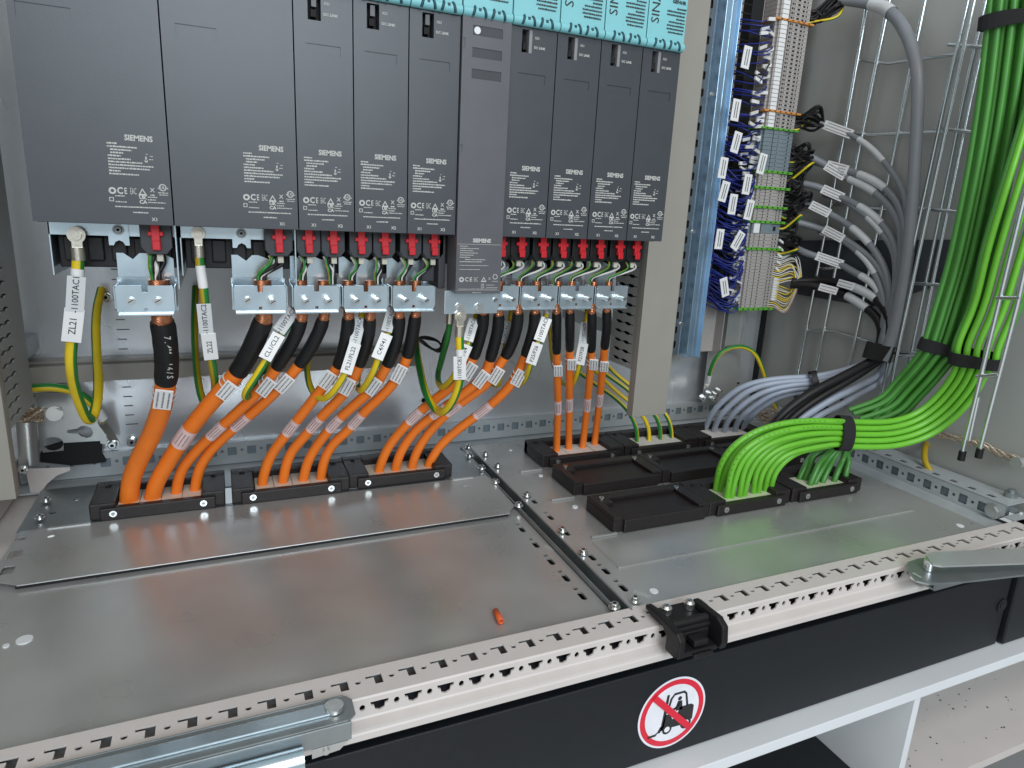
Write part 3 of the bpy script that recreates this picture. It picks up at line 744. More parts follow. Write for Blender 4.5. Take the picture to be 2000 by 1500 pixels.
def plug(cx, lab, big):
    y0 = 0.262
    w_ = 0.0112 if not big else 0.0125
    r_ = thing('connector_plug', (cx, 0.275, 0.30), lab, 'connector', 'plugs with red levers under the drive modules')
    b = MB(); z0 = 0.2925
    b.prism([(-w_, 0.0265), (-w_, 0.006), (-w_ * 0.62, 0.0), (w_ * 0.62, 0.0), (w_, 0.006), (w_, 0.0265)], (cx, y0 + 0.032, z0), X_, Z_, 0.032)
    b.build('plug_body', DGREY if cx < 0.13 else BLK, r_, bevel=0.0008)
    b = MB(); b.box(cx - 0.0035, cx + 0.0035, y0 - 0.0045, y0 - 0.0002, 0.3005, 0.3185); b.box(cx - 0.0031, cx + 0.0035, y0 - 0.0062, y0 - 0.0046, 0.2965, 0.3045)
    b.box(cx - 0.0062, cx + 0.0062, y0 - 0.0040, y0 - 0.0004, 0.3085, 0.3125)
    b.build('release_lever', RED, r_, bevel=0.0008)
    b = MB(); b.box(cx - 0.001, cx + 0.0042, y0 + 0.006, y0 + 0.013, 0.2858, 0.2924)
    for k in range(3): b.box(cx - 0.0006 + k * 0.0017, cx + 0.0004 + k * 0.0017, y0 + 0.0054, y0 + 0.0060, 0.2862, 0.2922)
    b.build('wire_holder', IVORY, r_, bevel=0.0004)
    return r_


for (u, lab, k) in PX:
    cx = P(u, 480, Y=0.262).x; PLX.append(cx); plug(cx, lab, k == 'b')

# ------------------------------------------------------------------ shield clamps
CLX = [(-0.1745, 0.0455, 'leftmost steel shield clamp, over a single thick cable'), (-0.0795, 0.046, 'steel shield clamp second from the left'), (-0.0265, 0.0425, 'steel shield clamp third from the left over two thin cables'),
       (0.0205, 0.0435, 'steel shield clamp fourth from the left'), (0.0695, 0.0435, 'steel shield clamp left of the tall pale module foot'), (0.167, 0.041, 'steel shield clamp just right of the tall pale module foot'),
       (0.2125, 0.0435, 'steel shield clamp third from the right'), (0.2605, 0.0425, 'steel shield clamp second from the right'), (0.3075, 0.0415, 'rightmost steel shield clamp beside the slotted duct')]


def clamp(x, w_, lab, dark):
    y = 0.2585; z0, z1 = 0.2405, 0.2655
    r_ = thing('shield_clamp', (x + w_ / 2, 0.27, z0), lab, 'clamp', 'shield clamps under the drive modules')
    c = x + w_ / 2
    b = MB()
    b.sheet([(x + 0.0015, z0), (x + w_ - 0.0015, z0), (x + w_, z0 + 0.003), (x + w_, z1 - 0.003), (x + w_ - 0.001, z1), (c + 0.0025, z1), (c + 0.0022, z1 - 0.006), (c - 0.0022, z1 - 0.006), (c - 0.0025, z1), (x + 0.001, z1), (x, z1 - 0.003), (x, z0 + 0.003)],
            [circ(c - 0.0115, z0 + 0.0115, 0.0024, 12), circ(c + 0.0095, z0 + 0.0115, 0.0024, 12), rect(c - 0.0016, z0 + 0.0025, c + 0.0012, z0 + 0.0050)], (0, y, 0), X_, Z_, 0.0012)
    b.box(x + 0.001, x + w_ - 0.001, y - 0.0045, y - 0.0001, z0 - 0.0012, z0 + 0.0004)
    b.box(x - 0.0015, x - 0.0003, y + 0.001, y + 0.022, z0 + 0.004, z1 - 0.001); b.box(x + w_ + 0.0003, x + w_ + 0.0015, y + 0.001, y + 0.022, z0 + 0.004, z1 - 0.001)
    b.build('clamp_plate', ZBLUE, r_, bevel=0.0003)
    b = MB(); b.box(x - 0.0015, x + w_ + 0.0015, y + 0.0285, y + 0.030, z0 - 0.002, z1 + 0.004)
    b.prism([(0, 0), (w_, 0), (w_, 0.017), (w_ * 0.84, 0.021), (w_ * 0.72, 0.018), (w_ * 0.52, 0.0215), (w_ * 0.40, 0.0215), (w_ * 0.28, 0.016), (w_ * 0.12, 0.0215), (0, 0.0215)], (x, y + 0.0300, z1 + 0.0042), X_, Z_, 0.0012)
    b.build('back_plate', ZBLUE, r_)
    for k, dx in enumerate((-0.0115, 0.0095)):
        b = MB(); p = Vector((c + dx, y, z0 + 0.0115)); d = Vector((0.05, -1, -0.02)).normalized()
        b.cyl(p + Y_ * 0.001, p + d * 0.0012, 0.0036, 16)
        ln = 0.013 if (lab[0] == 's' or lab[0] == 'r') and not (k == 0 and w_ > 0.0455) else 0.003
        if w_ > 0.0452 and k == 0: ln = 0.003
        b.cyl(p, p + d * ln, 0.0027, 14); b.obox(p + d * (ln + 0.0001), X_ + Z_ * 0.6, Z_ - X_ * 0.6, Y_, 0.0046, 0.0007, 0.0004, 1)
        b.build('clamp_screw', [SCREW, DARK], r_)
    return r_


for i, (x, w_, lab) in enumerate(CLX): clamp(x, w_, lab, i)

# earth bracket under the tall module
r_ = thing('earth_bracket', (0.15, 0.255, 0.24), 'pale zinc bracket with two large screws under the tall grey module', 'bracket')
b = MB(); xa = P(868, 600, Y=0.2465).x; xb = P(972, 600, Y=0.2465).x
b.box(xa, xb, 0.2465, 0.2480, 0.2375, 0.2620); b.build('bracket_plate', ZBLUE, r_, bevel=0.0006)
for u in (898, 936):
    p = P(u, 602, Y=0.2463); b = MB(); b.cyl(p, p - Y_ * 0.0008, 0.0058, 22); b.cyl(p - Y_ * 0.0008, p - Y_ * 0.0035, 0.0043, 18, r1=0.0036); b.obox(p - Y_ * 0.0036, X_, Z_, Y_, 0.005, 0.0011, 0.0004, 1); b.obox(p - Y_ * 0.0036, X_, Z_, Y_, 0.0011, 0.005, 0.00042, 1)
    b.build('bracket_screw', [SCREW, ZDARK], r_)

# ================================================================== cable entry frames
def entry_frame(x0, y0, lab, mode, n=4, gm=None, w_=0.133, name='cable_entry_frame'):
    """mode: 'cable' = open with grommets, 'blank' = closed"""
    r_ = thing(name, (x0 + w_ / 2, y0 + 0.03, 0.0), lab, 'cable entry frame', 'black cable entry frames on the floor')
    d = 0.066; h = 0.0195
    b = MB()
    if mode == 'cable':
        b.box(x0, x0 + 0.0245, y0 + 0.004, y0 + d, 0.001, h); b.box(x0 + w_ - 0.0245, x0 + w_, y0 + 0.004, y0 + d, 0.001, h)
        b.box(x0 + 0.0245, x0 + w_ - 0.0245, y0 + 0.006, y0 + 0.009, 0.001, 0.012)
        b.box(x0 + 0.0245, x0 + w_ - 0.0245, y0 + d - 0.017, y0 + d, 0.001, h + 0.0015)
        b.box(x0 + 0.0245, x0 + w_ - 0.0245, y0 + 0.009, y0 + d - 0.017, 0.001, 0.008)
        b.box(x0 - 0.0, x0 + w_, y0 + d - 0.012, y0 + d, 0.001, h + 0.0012)
    else:
        b.box(x0, x0 + w_, y0 + 0.004, y0 + d, 0.001, h - 0.005)
        b.box(x0, x0 + 0.010, y0 + 0.004, y0 + d, h - 0.005, h); b.box(x0 + w_ - 0.016, x0 + w_, y0 + 0.004, y0 + d, h - 0.005, h)
        b.box(x0 + 0.010, x0 + w_ - 0.016, y0 + d - 0.013, y0 + d, h - 0.005, h); b.box(x0 + 0.010, x0 + w_ - 0.016, y0 + 0.004, y0 + 0.010, h - 0.005, h - 0.0035)
        b.box(x0 + 0.010, x0 + 0.022, y0 + d - 0.024, y0 + d - 0.013, h - 0.005, h - 0.0005)
    fr = b.build('frame_body', BLK2, r_, bevel=0.0014)
    b = MB()
    if mode == 'cable':
        b.box(x0 + 0.0100, x0 + w_ - 0.0100, y0, y0 + 0.0088, 0.001, 0.0150)
        b.build('clamping_bar', BLK2, r_, bevel=0.0012)
        for dx in (0.0225, w_ - 0.0225):
            b = MB(); p = Vector((x0 + dx, y0 - 0.0001, 0.0088)); b.cyl(p, p - Y_ * 0.0009, 0.0036, 18); b.cyl(p - Y_ * 0.0009, p - Y_ * 0.0012, 0.0020, 6, 1)
            b.build('bar_screw', [SCREW, ZDARK], r_)
    else:
        b.box(x0 + 0.0120, x0 + w_ - 0.008, y0, y0 + 0.0088, 0.001, 0.0165); b.build('clamping_bar', BLK2, r_, bevel=0.0012)
    for dx, dy in ((0.0125, d - 0.013), (w_ - 0.0125, d - 0.013), ):
        b = MB(); p = Vector((x0 + dx, y0 + dy, h + 0.001)); b.cyl(p - Z_ * 0.003, p + Z_ * 0.0006, 0.003, 14); b.cyl(p + Z_ * 0.0006, p + Z_ * 0.0009, 0.0013, 6, 1); b.build('top_screw', [BLK if mode == 'cable' else SCREW, DARK], r_)
    if mode == 'cable':
        g0, g1 = x0 + 0.0255, x0 + w_ - 0.0235; s = (g1 - g0) / n
        for k in range(n):
            b = MB(); dz = random.uniform(-0.0006, 0.0008)
            b.box(g0 + k * s + 0.0002, g0 + (k + 1) * s - 0.0002, y0 + 0.0092, y0 + d - 0.0175, 0.0085, 0.0128 + dz); b.build('grommet', gm or BEIGE, r_, bevel=0.0006)
    return r_


R1, R2, R3 = 0.358, 0.262, 0.160
entry_frame(-0.2315, R1, 'black entry frame at the far left holding the two thickest orange cables', 'cable')
entry_frame(-0.0915, R1, 'black entry frame second from the left with four orange cables', 'cable')
entry_frame(0.0415, R1 + 0.004, 'black entry frame third from the left, just left of the floor joint', 'cable')
GMW = mat('pale_grommet', (0.62, 0.60, 0.56), 0.6, 0.0, 0.05, 120, 0.1)
GMG = mat('yellowish_grommet', (0.52, 0.55, 0.40), 0.6, 0.0, 0.05, 120, 0.1)
entry_frame(0.304, R1, 'black entry frame right of the floor joint with four straight orange cables', 'cable', 4, GMW)
entry_frame(0.438, R1, 'black entry frame with four thin green and yellow earth wires', 'cable', 2, GMW)
entry_frame(0.572, R1, 'black entry frame at the back right with light grey cables', 'cable', 3, GMW)
entry_frame(0.302, R2, 'empty blanked entry frame in the middle row, left one', 'blank')
entry_frame(0.436, R2, 'empty blanked entry frame in the middle row behind the bright green cables', 'blank')
entry_frame(0.570, R2, 'entry frame in the middle row hidden under the green bundle with black cables', 'cable', 2, GMW)
entry_frame(0.297, R3, 'empty blanked entry frame in the front row, nearest to the camera', 'blank')
entry_frame(0.4305, R3, 'front row entry frame with ten bright green cables', 'cable', 2, GMG, w_=0.128)
entry_frame(0.562, R3, 'front row entry frame at the right with darker green cables', 'cable', 2, GMG, w_=0.124)

# ================================================================== orange power cables
VIEW = lambda p: (C0 - Vector(p)).normalized()


def label_tag(parent, p, d, size, txt=None, material=None, name='label_tag', off=0.0, rows=3, ties=True):
    """small plate facing the viewer side, lengthwise along d"""
    n = VIEW(p); d = Vector(d).normalized(); n = (n - d * n.dot(d)).normalized(); s = d.cross(n).normalized()
    if s.x < 0: s = -s
    c = Vector(p) + n * off
    L, W = size
    b = MB(); b.obox(c, d, s, n, L, W, 0.0016)
    t_ = b.build(name, material or TAG, parent, bevel=0.0004)
    b = MB(); nn = n * 0.00095
    up = -d if d.z < 0 else d
    right = up.cross(n).normalized()
    if right.dot(s) < 0: right = -right
    if txt:
        # lettering runs up the tag
        U = up; V = n.cross(U).normalized()
        b.text(txt, c + nn, U, V, min(W * 0.50, L * 1.25 / max(3, len(txt) * 0.62)), 0, 0.0001, 0.005)
    else:
        for i in range(rows):
            o_ = (i - (rows - 1) / 2) * W / (rows + 0.3); x = -L * 0.40
            while x < L * 0.40:
                w_ = random.uniform(0.0006, 0.002); b.add([c + nn + up * (x + q * w_) + s * (o_ + k * W * 0.05) for q, k in ((0, -1), (1, -1), (1, 1), (0, 1))], [(0, 1, 2, 3)]); x += w_ + 0.0006
    b.build('tag_print', PRINTB if txt else PRINTG, t_)
    return t_


def path_px(pts):
    out = []
    for q in pts:
        if len(q) == 3 and isinstance(q[2], (int, float)): out.append(P(q[0], q[1], Y=q[2]))
        else: out.append(P(q[0], q[1], **q[2]))
    return out


def power_cable(top, mid, bot, r, lab, shrinkfrac, sleeve, tagpos, text=None, tagsize=(0.0245, 0.0125), grp='orange power cables between clamps and entry frames'):
    """top: px of the cable under the clamp, mid: px list down to the entry frame; depth runs from the clamp back to the frame"""
    B = P(bot[0], bot[1], Z=0.0128); yb = B.y
    yt = 0.2695
    px = [top] + mid + [bot]
    acc = [0]
    for i in range(1, len(px)): acc.append(acc[-1] + math.hypot(px[i][0] - px[i - 1][0], px[i][1] - px[i - 1][1]))
    pts = []
    for i, q in enumerate(px):
        t = acc[i] / acc[-1]; t = t * t * (3 - 2 * t) * 0.6 + t * 0.4
        pts.append(P(q[0], q[1], Y=yt + (yb - yt) * t))
    last = pts[-1]; pts.append(Vector((last.x, last.y, 0.004)))
    path = smooth(catmull(pts, 6), 3)
    L = plen(path)
    root = thing('power_cable', path[0], lab, 'cable', grp)
    up = path[0]; c = Vector((up.x, up.y, 0.2685))
    b = MB(); b.tube([c + Z_ * 0.001, c, Vector((up.x, up.y, up.z + 0.004)), path[0], path[2]], r * 0.92, 14); 
    b.build('copper_braid', COPPER, root)
    s0 = 0.012 / L * 0.25; s1 = shrinkfrac
    b = MB(); sp = cut(path, s0, s1 + 0.02); b.tube(sp, [r * 1.06] + [r * (1.12 if r > 0.008 else 1.18)] * (len(sp) - 2) + [r * 1.08], 16, wob=0.012); sh = b.build('heat_shrink', SHRINK, root)
    b = MB(); b.tube(cut(path, s1, 1.0), r, 18); jk = b.build('jacket', ORANGE, root)
    if text:
        b = MB(); sp2 = cut(path, s1 * 0.15, s1 * 0.9); d = (sp2[-1] - sp2[0]).normalized()
        for j, ch in enumerate(text):
            p = sp2[0].lerp(sp2[-1], (j + 0.5) / len(text)); n = VIEW(p); n = (n - d * n.dot(d)).normalized(); sd = d.cross(n).normalized()
            b.text(ch, p + n * r * 1.16 - sd * r * 0.25, -d.cross(n) * -1 if False else d, n.cross(d), 0.0075, 0, 0.0003, 0.02)
        b.build('printed_text', PRINT, sh)
    if sleeve:
        a, c_ = sleeve
        b = MB(); b.tube(cut(path, a, c_), r * 1.045, 18, cap=False); sl_ = b.build('printed_sleeve', SLEEVE, root)
        b = MB(); sp = cut(path, a + 0.01, c_ - 0.01)
        d = (sp[-1] - sp[0]).normalized(); mid_ = sp[len(sp) // 2]; n = VIEW(mid_); n = (n - d * n.dot(d)).normalized(); sd = d.cross(n)
        for k in range(3):
            ang = (k - 1) * 0.42
            LL = (sp[-1] - sp[0]).length; x = -LL * 0.4
            while x < LL * 0.4:
                w_ = random.uniform(0.0008, 0.002); q = mid_.lerp(mid_, 0) 
                tt = 0.5 + x / LL; base = cut(sp, tt, min(1, tt + 0.02))[0]
                nn = (n * math.cos(ang) + sd * math.sin(ang)) * r * 1.065; sdd = (sd * math.cos(ang) - n * math.sin(ang))
                b.add([base + nn + d * (w_ * q_) + sdd * (k2 * 0.00035) for q_, k2 in ((0, -1), (1, -1), (1, 1), (0, 1))], [(0, 1, 2, 3)]); x += w_ + 0.0005
        b.build('sleeve_print', PRINTB, sl_)
    if tagpos:
        ii = min(range(2, len(path) - 2), key=lambda i: (J(path[i])[0] - tagpos[0]) ** 2 + (J(path[i])[1] - tagpos[1]) ** 2)
        d = path[ii + 2] - path[ii - 2]; q = [path[ii]]
        off_s = 0.0
        p = P(tagpos[0], tagpos[1], Y=path[ii].y); n = VIEW(p); s = d.normalized().cross(n).normalized()
        if s.x < 0: s = -s
        t_ = label_tag(root, p + s * off_s, d, tagsize, off=r + 0.0022)
        b = MB(); n2 = (n - d.normalized() * n.dot(d.normalized())).normalized()
        for e in (-0.3, 0.3):
            cpt = q[0] + d.normalized() * e * 0.012; ringp = [cpt + (n2 * math.cos(t) + s * math.sin(t)) * (r + 0.0009) for t in [2 * math.pi * k / 16 for k in range(17)]]
            b.tube(ringp, 0.0007, 5)
        b.build('tag_tie', TAGG, root)
    return root


W1, W2 = 0.0096, 0.0058
power_cable((316, 622), [(322, 660), (326, 712), (322, 760), (313, 805), (296, 850), (273, 895), (257, 935)], (252, 978), W1, 'thickest orange cable, alone at the far left under the first clamp', 0.26, None, (321, 764), '7.4M  16/S', (0.027, 0.016))
power_cable((516, 622), [(503, 655), (480, 703), (450, 745), (405, 795), (362, 850), (330, 900), (307, 940)], (298, 972), W1 * 0.9, 'second thickest orange cable, sweeping left beside the thickest one', 0.22, (0.58, 0.68), (452, 753))
power_cable((590, 620), [(578, 655), (552, 700), (521, 746), (478, 792), (427, 838), (382, 882), (354, 920)], (344, 962), W2, 'thinner orange cable, third from the left in the leftmost entry frame', 0.20, (0.57, 0.66), (526, 749))
power_cable((633, 618), [(622, 650), (597, 695), (560, 742), (512, 790), (462, 832), (415, 876), (390, 915)], (381, 957), W2, 'thinner orange cable at the right end of the leftmost entry frame', 0.19, (0.53, 0.62), (561, 743))
power_cable((681, 616), [(678, 650), (668, 697), (652, 728), (628, 760), (597, 800), (563, 843), (532, 885), (518, 918)], (512, 946), W2, 'orange cable, first from the left in the second entry frame', 0.21, (0.58, 0.67), (644, 735))
power_cable((723, 618), [(720, 650), (708, 695), (692, 735), (670, 771), (630, 812), (595, 852), (565, 890)], (552, 942), W2, 'orange cable, second from the left in the second entry frame', 0.20, (0.56, 0.65), (682, 747))
power_cable((780, 614), [(777, 650), (766, 692), (755, 715), (731, 755), (690, 793), (655, 825), (622, 866), (602, 900)], (592, 938), W2, 'orange cable, third from the left in the second entry frame', 0.21, (0.58, 0.67), (733, 748))
power_cable((812, 612), [(808, 640), (800, 680), (785, 722), (757, 762), (716, 800), (680, 840), (650, 868), (633, 900)], (627, 934), W2, 'orange cable at the right end of the second entry frame', 0.17, (0.56, 0.65), (783, 723), '')
power_cable((944, 608), [(942, 640), (931, 680), (921, 705), (896, 742), (860, 772), (820, 804), (786, 838), (762, 868), (748, 895)], (740, 920), W2, 'orange cable, first from the left in the third entry frame', 0.19, (0.58, 0.67), (920, 719))
power_cable((974, 610), [(973, 640), (963, 682), (947, 730), (914, 762), (862, 800), (820, 832), (793, 865), (778, 895)], (773, 917), W2, 'orange cable, second from the left in the third entry frame', 0.20, (0.54, 0.63), (944, 735))
power_cable((1012, 606), [(1009, 640), (996, 680), (976, 712), (950, 750), (896, 790), (858, 822), (828, 858), (811, 890)], (805, 913), W2, 'orange cable, third from the left in the third entry frame', 0.20, (0.54, 0.63), (973, 728))
power_cable((1045, 606), [(1043, 640), (1032, 678), (1022, 705), (1007, 737), (984, 767), (947, 800), (903, 832), (864, 866), (845, 893)], (837, 910), W2, 'orange cable at the right end of the third entry frame, with its tag alone', 0.19, (0.52, 0.62), (1016, 732))
W3 = 0.0049
power_cable((1087, 606), [(1087, 640), (1087, 680), (1088, 730), (1090, 790), (1088, 845)], (1087, 880), W3, 'straight vertical orange cable, first of four right of the floor joint', 0.22, (0.60, 0.70), (1090, 716), None, (0.021, 0.011))
power_cable((1113, 605), [(1113, 640), (1113, 675), (1112, 730), (1112, 790), (1111, 845)], (1111, 876), W3, 'straight vertical orange cable, second of four right of the floor joint', 0.21, (0.59, 0.69), (1117, 704), None, (0.021, 0.011))
power_cable((1156, 606), [(1156, 640), (1155, 680), (1152, 730), (1147, 790), (1141, 845)], (1138, 873), W3, 'straight vertical orange cable, third of four right of the floor joint', 0.22, (0.60, 0.70), (1160, 704), None, (0.021, 0.011))
power_cable((1185, 603), [(1185, 640), (1181, 675), (1176, 730), (1170, 790), (1164, 840)], (1161, 868), W3, 'straight vertical orange cable at the right end of the four by the duct', 0.21, (0.58, 0.68), (1181, 708), None, (0.021, 0.011))

# small single cores between plugs and clamps
core_src = [0, 1, 2, 3, 4, 5, 6, 7, 8, 9, 10, 11, 12, 13, 14, 15]
ctop = [P(u, 560, Y=0.2695).x for u in (306, 512, 592, 650, 688, 738, 785, 815, 944, 1010 - 36, 1018, 1050, 1085, 1118, 1156, 1190)]
for i, cx in enumerate(PLX):
    tx = ctop[i]
    root = thing('core_bundle', (cx, 0.272, 0.28), 'loose thin cores hanging under the ' + ['leftmost red lever plug', 'second red lever plug from the left', 'left plug of the third module', 'right plug of the third module', 'left plug of the fourth module', 'right plug of the fourth module', 'left plug of the fifth module', 'right plug of the fifth module', 'half hidden plug beside the tall module', 'right plug of the seventh module', 'left plug of the eighth module', 'right plug of the eighth module', 'left plug of the ninth module', 'right plug of the ninth module', 'left plug of the last module', 'rightmost plug beside the duct'][i], 'wires', 'cores between plugs and shield clamps')
    for j, (mt, dx, nm) in enumerate(((YG, -0.006, 'green_core'), (BLK, -0.003, 'black_core'), (WHW, 0.005 if i > 7 else -0.008, 'white_core'), (BLK, 0.003, 'black_core'), (BLK, 0.001, 'black_core'))):
        z0_ = 0.2925
        y_ = 0.268 + 0.0015 * j
        a_ = Vector((cx + dx, y_ + 0.002, z0_)); e_ = Vector((tx + (j - 2) * 0.0014, 0.2695, 0.2695))
        sw = random.uniform(-0.003, 0.003)
        if nm == 'white_core': y_ = 0.262; sw = 0.004 * (1 if cx > tx else -1)
        pth = catmull([a_, a_ + Vector((sw, -0.002, -0.007)), (a_ + e_) / 2 + Vector((sw, -0.004 if j < 3 else 0, -0.001)), e_ + Vector((0, 0, 0.004)), e_ - Z_ * 0.004], 5)
        b = MB(); b.tube(smooth(pth, 2), 0.00115 if i > 1 else 0.0019, 8, m=0, stripe=(1, 3, 0) if nm == 'green_core' else None); b.build(nm, [mt, YEL] if nm == 'green_core' else mt, root)

# ================================================================== green and yellow earth wires
def earth_wire(pts, r, lab, side=0, tags=(), lug=None, mats=(YEL, YG), sleeve=None, grp='green and yellow earth wires', ref=None):
    path = smooth(catmull(path_px(pts), 6), 2)
    root = thing('earth_wire', path[0], lab, 'earth wire', grp)
    b = MB(); b.tube(path, r, 12, stripe=(1, 4, {5: 7, 3: 5}.get(side, 8)), ref=ref or (0, -1, 0)); b.build('insulation', list(mats), root)
    if lug:
        d = (path[0] - path[1]).normalized(); p = path[0]; b = MB()
        d = Vector((0, 0, 1)) if lug == 'up' else d
        b.cyl(p - d * 0.005, p + d * 0.006, r * 1.12, 14); q = p + d * 0.006; s = Vector((1, 0, 0)); n = Vector((0, -1, 0))
        b.obox(q + d * 0.004, d, s, n, 0.012, r * 1.8, 0.0025); b.cyl(q + d * 0.0105 - n * 0.0012, q + d * 0.0105 + n * 0.0013, r * 1.45, 18)
        b.cyl(q + d * 0.0105 + n * 0.0014, q + d * 0.0105 + n * 0.0044, r * 0.9, 16); b.cyl(q + d * 0.0105 + n * 0.0044, q + d * 0.0105 + n * 0.005, r * 0.5, 6)
        b.build('cable_lug', LUG, root, bevel=0.0005)
    if sleeve:
        b = MB(); b.tube(cut(path, *sleeve), r * 1.08, 12, cap=False); b.build('marking_sleeve', TAG, root)
    for (u, v, txt, L, W, m_) in tags:
        ii = min(range(2, len(path) - 2), key=lambda i: (J(path[i])[0] - u) ** 2 + (J(path[i])[1] - v) ** 2)
        label_tag(root, P(u, v, Y=path[ii].y), path[ii + 2] - path[ii - 2], (L, W), txt, m_, off=r + 0.0015)
    return root


DY = (YELD, YG)
earth_wire([(153, 497, .272), (152, 520, .272), (150, 560, .272), (146, 620, .275), (139, 680, .280), (139, 715, .286), (144, 750, .30), (156, 788, .32), (170, 818, .34), (181, 815, .355), (190, 780, .37), (192, 740, .40), (189, 690, .44), (187, 640, .47), (190, 600, .50), (198, 565, .525)], 0.0048,
           'yellow earth wire hanging in a long loop at the far left', 5, ((148, 571, '-1100TAC1', 0.031, 0.0138, TAGG), (143, 631, 'ZL21', 0.031, 0.0150, TAG)), 'up', (YEL, YG), (0.03, 0.08))
earth_wire([(389, 492, .272), (391, 520, .272), (397, 560, .272), (402, 610, .276), (408, 670, .285), (416, 720, .30), (420, 750, .32), (417, 785, .35), (404, 797, .37), (392, 770, .39), (385, 730, .42), (381, 680, .46), (380, 620, .49), (382, 560, .52)], 0.0040,
           'green and yellow earth wire hanging left of the second thick orange cable', 2, ((400, 618, '-1100TAC2', 0.030, 0.0125, TAGG), (409, 671, 'ZL22', 0.030, 0.013, TAG)), 'up', (YELD, YG), (0.03, 0.08))
earth_wire([(592, 585, .30), (580, 610, .285), (560, 640, .275), (540, 668, .270), (522, 700, .268), (500, 735, .272), (481, 764, .282), (480, 776, .30), (495, 765, .33), (520, 720, .38), (530, 660, .44)], 0.0036,
           'yellow earth wire tagged CL1/CL2 in front of the second orange cable', 6, ((557, 629, '-1100TAC3', 0.028, 0.0125, TAGG), (531, 677, 'CL1/CL2', 0.028, 0.0125, TAG)))
earth_wire([(712, 590, .30), (704, 630, .28), (693, 675, .272), (682, 712, .270), (668, 740, .274), (650, 766, .285), (634, 778, .30), (618, 774, .32), (604, 750, .35), (600, 715, .39), (608, 680, .42), (622, 640, .46)], 0.0036,
           'green and yellow earth wire tagged FL21/FL22 looping under two orange cables', 5, ((698, 648, '-1100TAC4', 0.028, 0.0115, TAGG), (685, 699, 'FL21/FL22', 0.033, 0.012, TAG)))
earth_wire([(772, 590, .30), (765, 625, .282), (753, 665, .274), (742, 692, .272), (731, 722, .276), (717, 748, .29), (704, 763, .31), (698, 750, .34), (702, 715, .38), (708, 680, .42)], 0.0036,
           'green and yellow earth wire tagged C4/F41 between the orange cables of the second frame', 5, ((760, 628, '-1100TAC5', 0.028, 0.0115, TAGG), (746, 677, 'C4/F41', 0.028, 0.0125, TAG)))
earth_wire([(898, 648, .245), (898, 670, .245), (899, 700, .247), (899, 735, .250), (893, 762, .256), (882, 787, .266), (868, 803, .28), (855, 803, .30), (840, 785, .32), (828, 755, .345), (820, 720, .38), (814, 685, .42), (812, 655, .46)], 0.0045,
           'large yellow earth wire hanging in a loop from the bracket under the tall module', 8, ((898, 715, '-1100TCB2', 0.0265, 0.0135, TAG),), 'up', (YEL, YG), (0.06, 0.14))
earth_wire([(935, 600, .30), (925, 640, .277), (913, 678, .270), (902, 705, .268), (890, 730, .272), (876, 748, .285), (862, 756, .31), (855, 738, .35), (861, 705, .39), (870, 670, .43)], 0.0036,
           'green and yellow earth wire tagged TAC6 left of the third frame cables', 4, ((919, 648, '-1100TAC6', 0.028, 0.0115, TAG), (904, 695, 'F23/F24', 0.026, 0.012, TAG)))
earth_wire([(1002, 595, .30), (994, 640, .30), (986, 680, .31), (978, 715, .33), (975, 748, .35), (966, 752, .37), (950, 742, .39)], 0.0034,
           'green and yellow earth wire with one grey tag between two black sleeves', 3, ((988, 646, '-1100TAC7', 0.028, 0.0115, TAGG),))
earth_wire([(1068, 596, .30), (1066, 625, .272), (1056, 655, .268), (1045, 690, .268), (1035, 715, .275), (1026, 740, .30), (1014, 752, .33)], 0.0034,
           'green and yellow earth wire tagged F25/F26 right of the third frame cables', 4, ((1060, 644, '-1100TAC8', 0.028, 0.0125, TAG), (1044, 689, 'F25/F26', 0.026, 0.0125, TAG)), sleeve=(0.02, 0.16))
earth_wire([(1148, 600, .31), (1144, 640, .30), (1138, 685, .30), (1130, 720, .31), (1123, 742, .33), (1115, 756, .36)], 0.0034,
           'green and yellow earth wire tagged F27/F28 between the straight orange cables', 4, ((1140, 650, '-1100TAC9', 0.026, 0.010, TAGG), (1136, 688, 'F27/F28', 0.030, 0.0125, TAG)))
earth_wire([(1072, 634, .42), (1075, 660, .42), (1077, 690, .43), (1083, 720, .45), (1095, 745, .47), (1105, 752, .49)], 0.0030, 'thin yellow earth wire left of the first straight orange cable', 5, mats=(YELD, YG))
earth_wire([(20, 768, .44), (40, 762, .45), (75, 757, .46), (110, 757, .465), (145, 765, .47), (170, 780, .475), (190, 800, .48), (203, 820, .485)], 0.0048, 'green and yellow earth wire arching over the plate at the lower left', 0, sleeve=(0.86, 0.99), ref=(0, -1, 0.3))
DB = [(1245, 862), (1268, 860), (1290, 858), (1312, 855)]
for i, (mid, lab) in enumerate((([(1242, 835), (1230, 808), (1210, 785), (1185, 765), (1155, 745), (1132, 728)], 'yellow earth wire, first of four entering the frame below the duct'),
                              ([(1266, 835), (1255, 812), (1235, 790), (1205, 765), (1180, 742), (1160, 722)], 'green and yellow earth wire, second of four entering the frame below the duct'),
                              ([(1288, 832), (1277, 808), (1250, 782), (1218, 755), (1185, 732), (1172, 722)], 'green and yellow earth wire, third of four entering the frame below the duct'),
                              ([(1309, 830), (1297, 805), (1265, 775), (1230, 752), (1200, 728), (1185, 712)], 'green and yellow earth wire, rightmost of four entering the frame below the duct'))):
    Bp = P(DB[i][0], DB[i][1], Z=0.0128); yb = Bp.y
    pts = [(DB[i][0], DB[i][1] + 10, yb)] + [(DB[i][0], DB[i][1], yb)] + [(u, v, yb + (0.49 - yb) * (k + 1) / 6.0) for k, (u, v) in enumerate(mid)]
    earth_wire(pts, 0.0032, lab, (6, 3, 7, 5)[i], grp='earth wires into the frame under the duct')
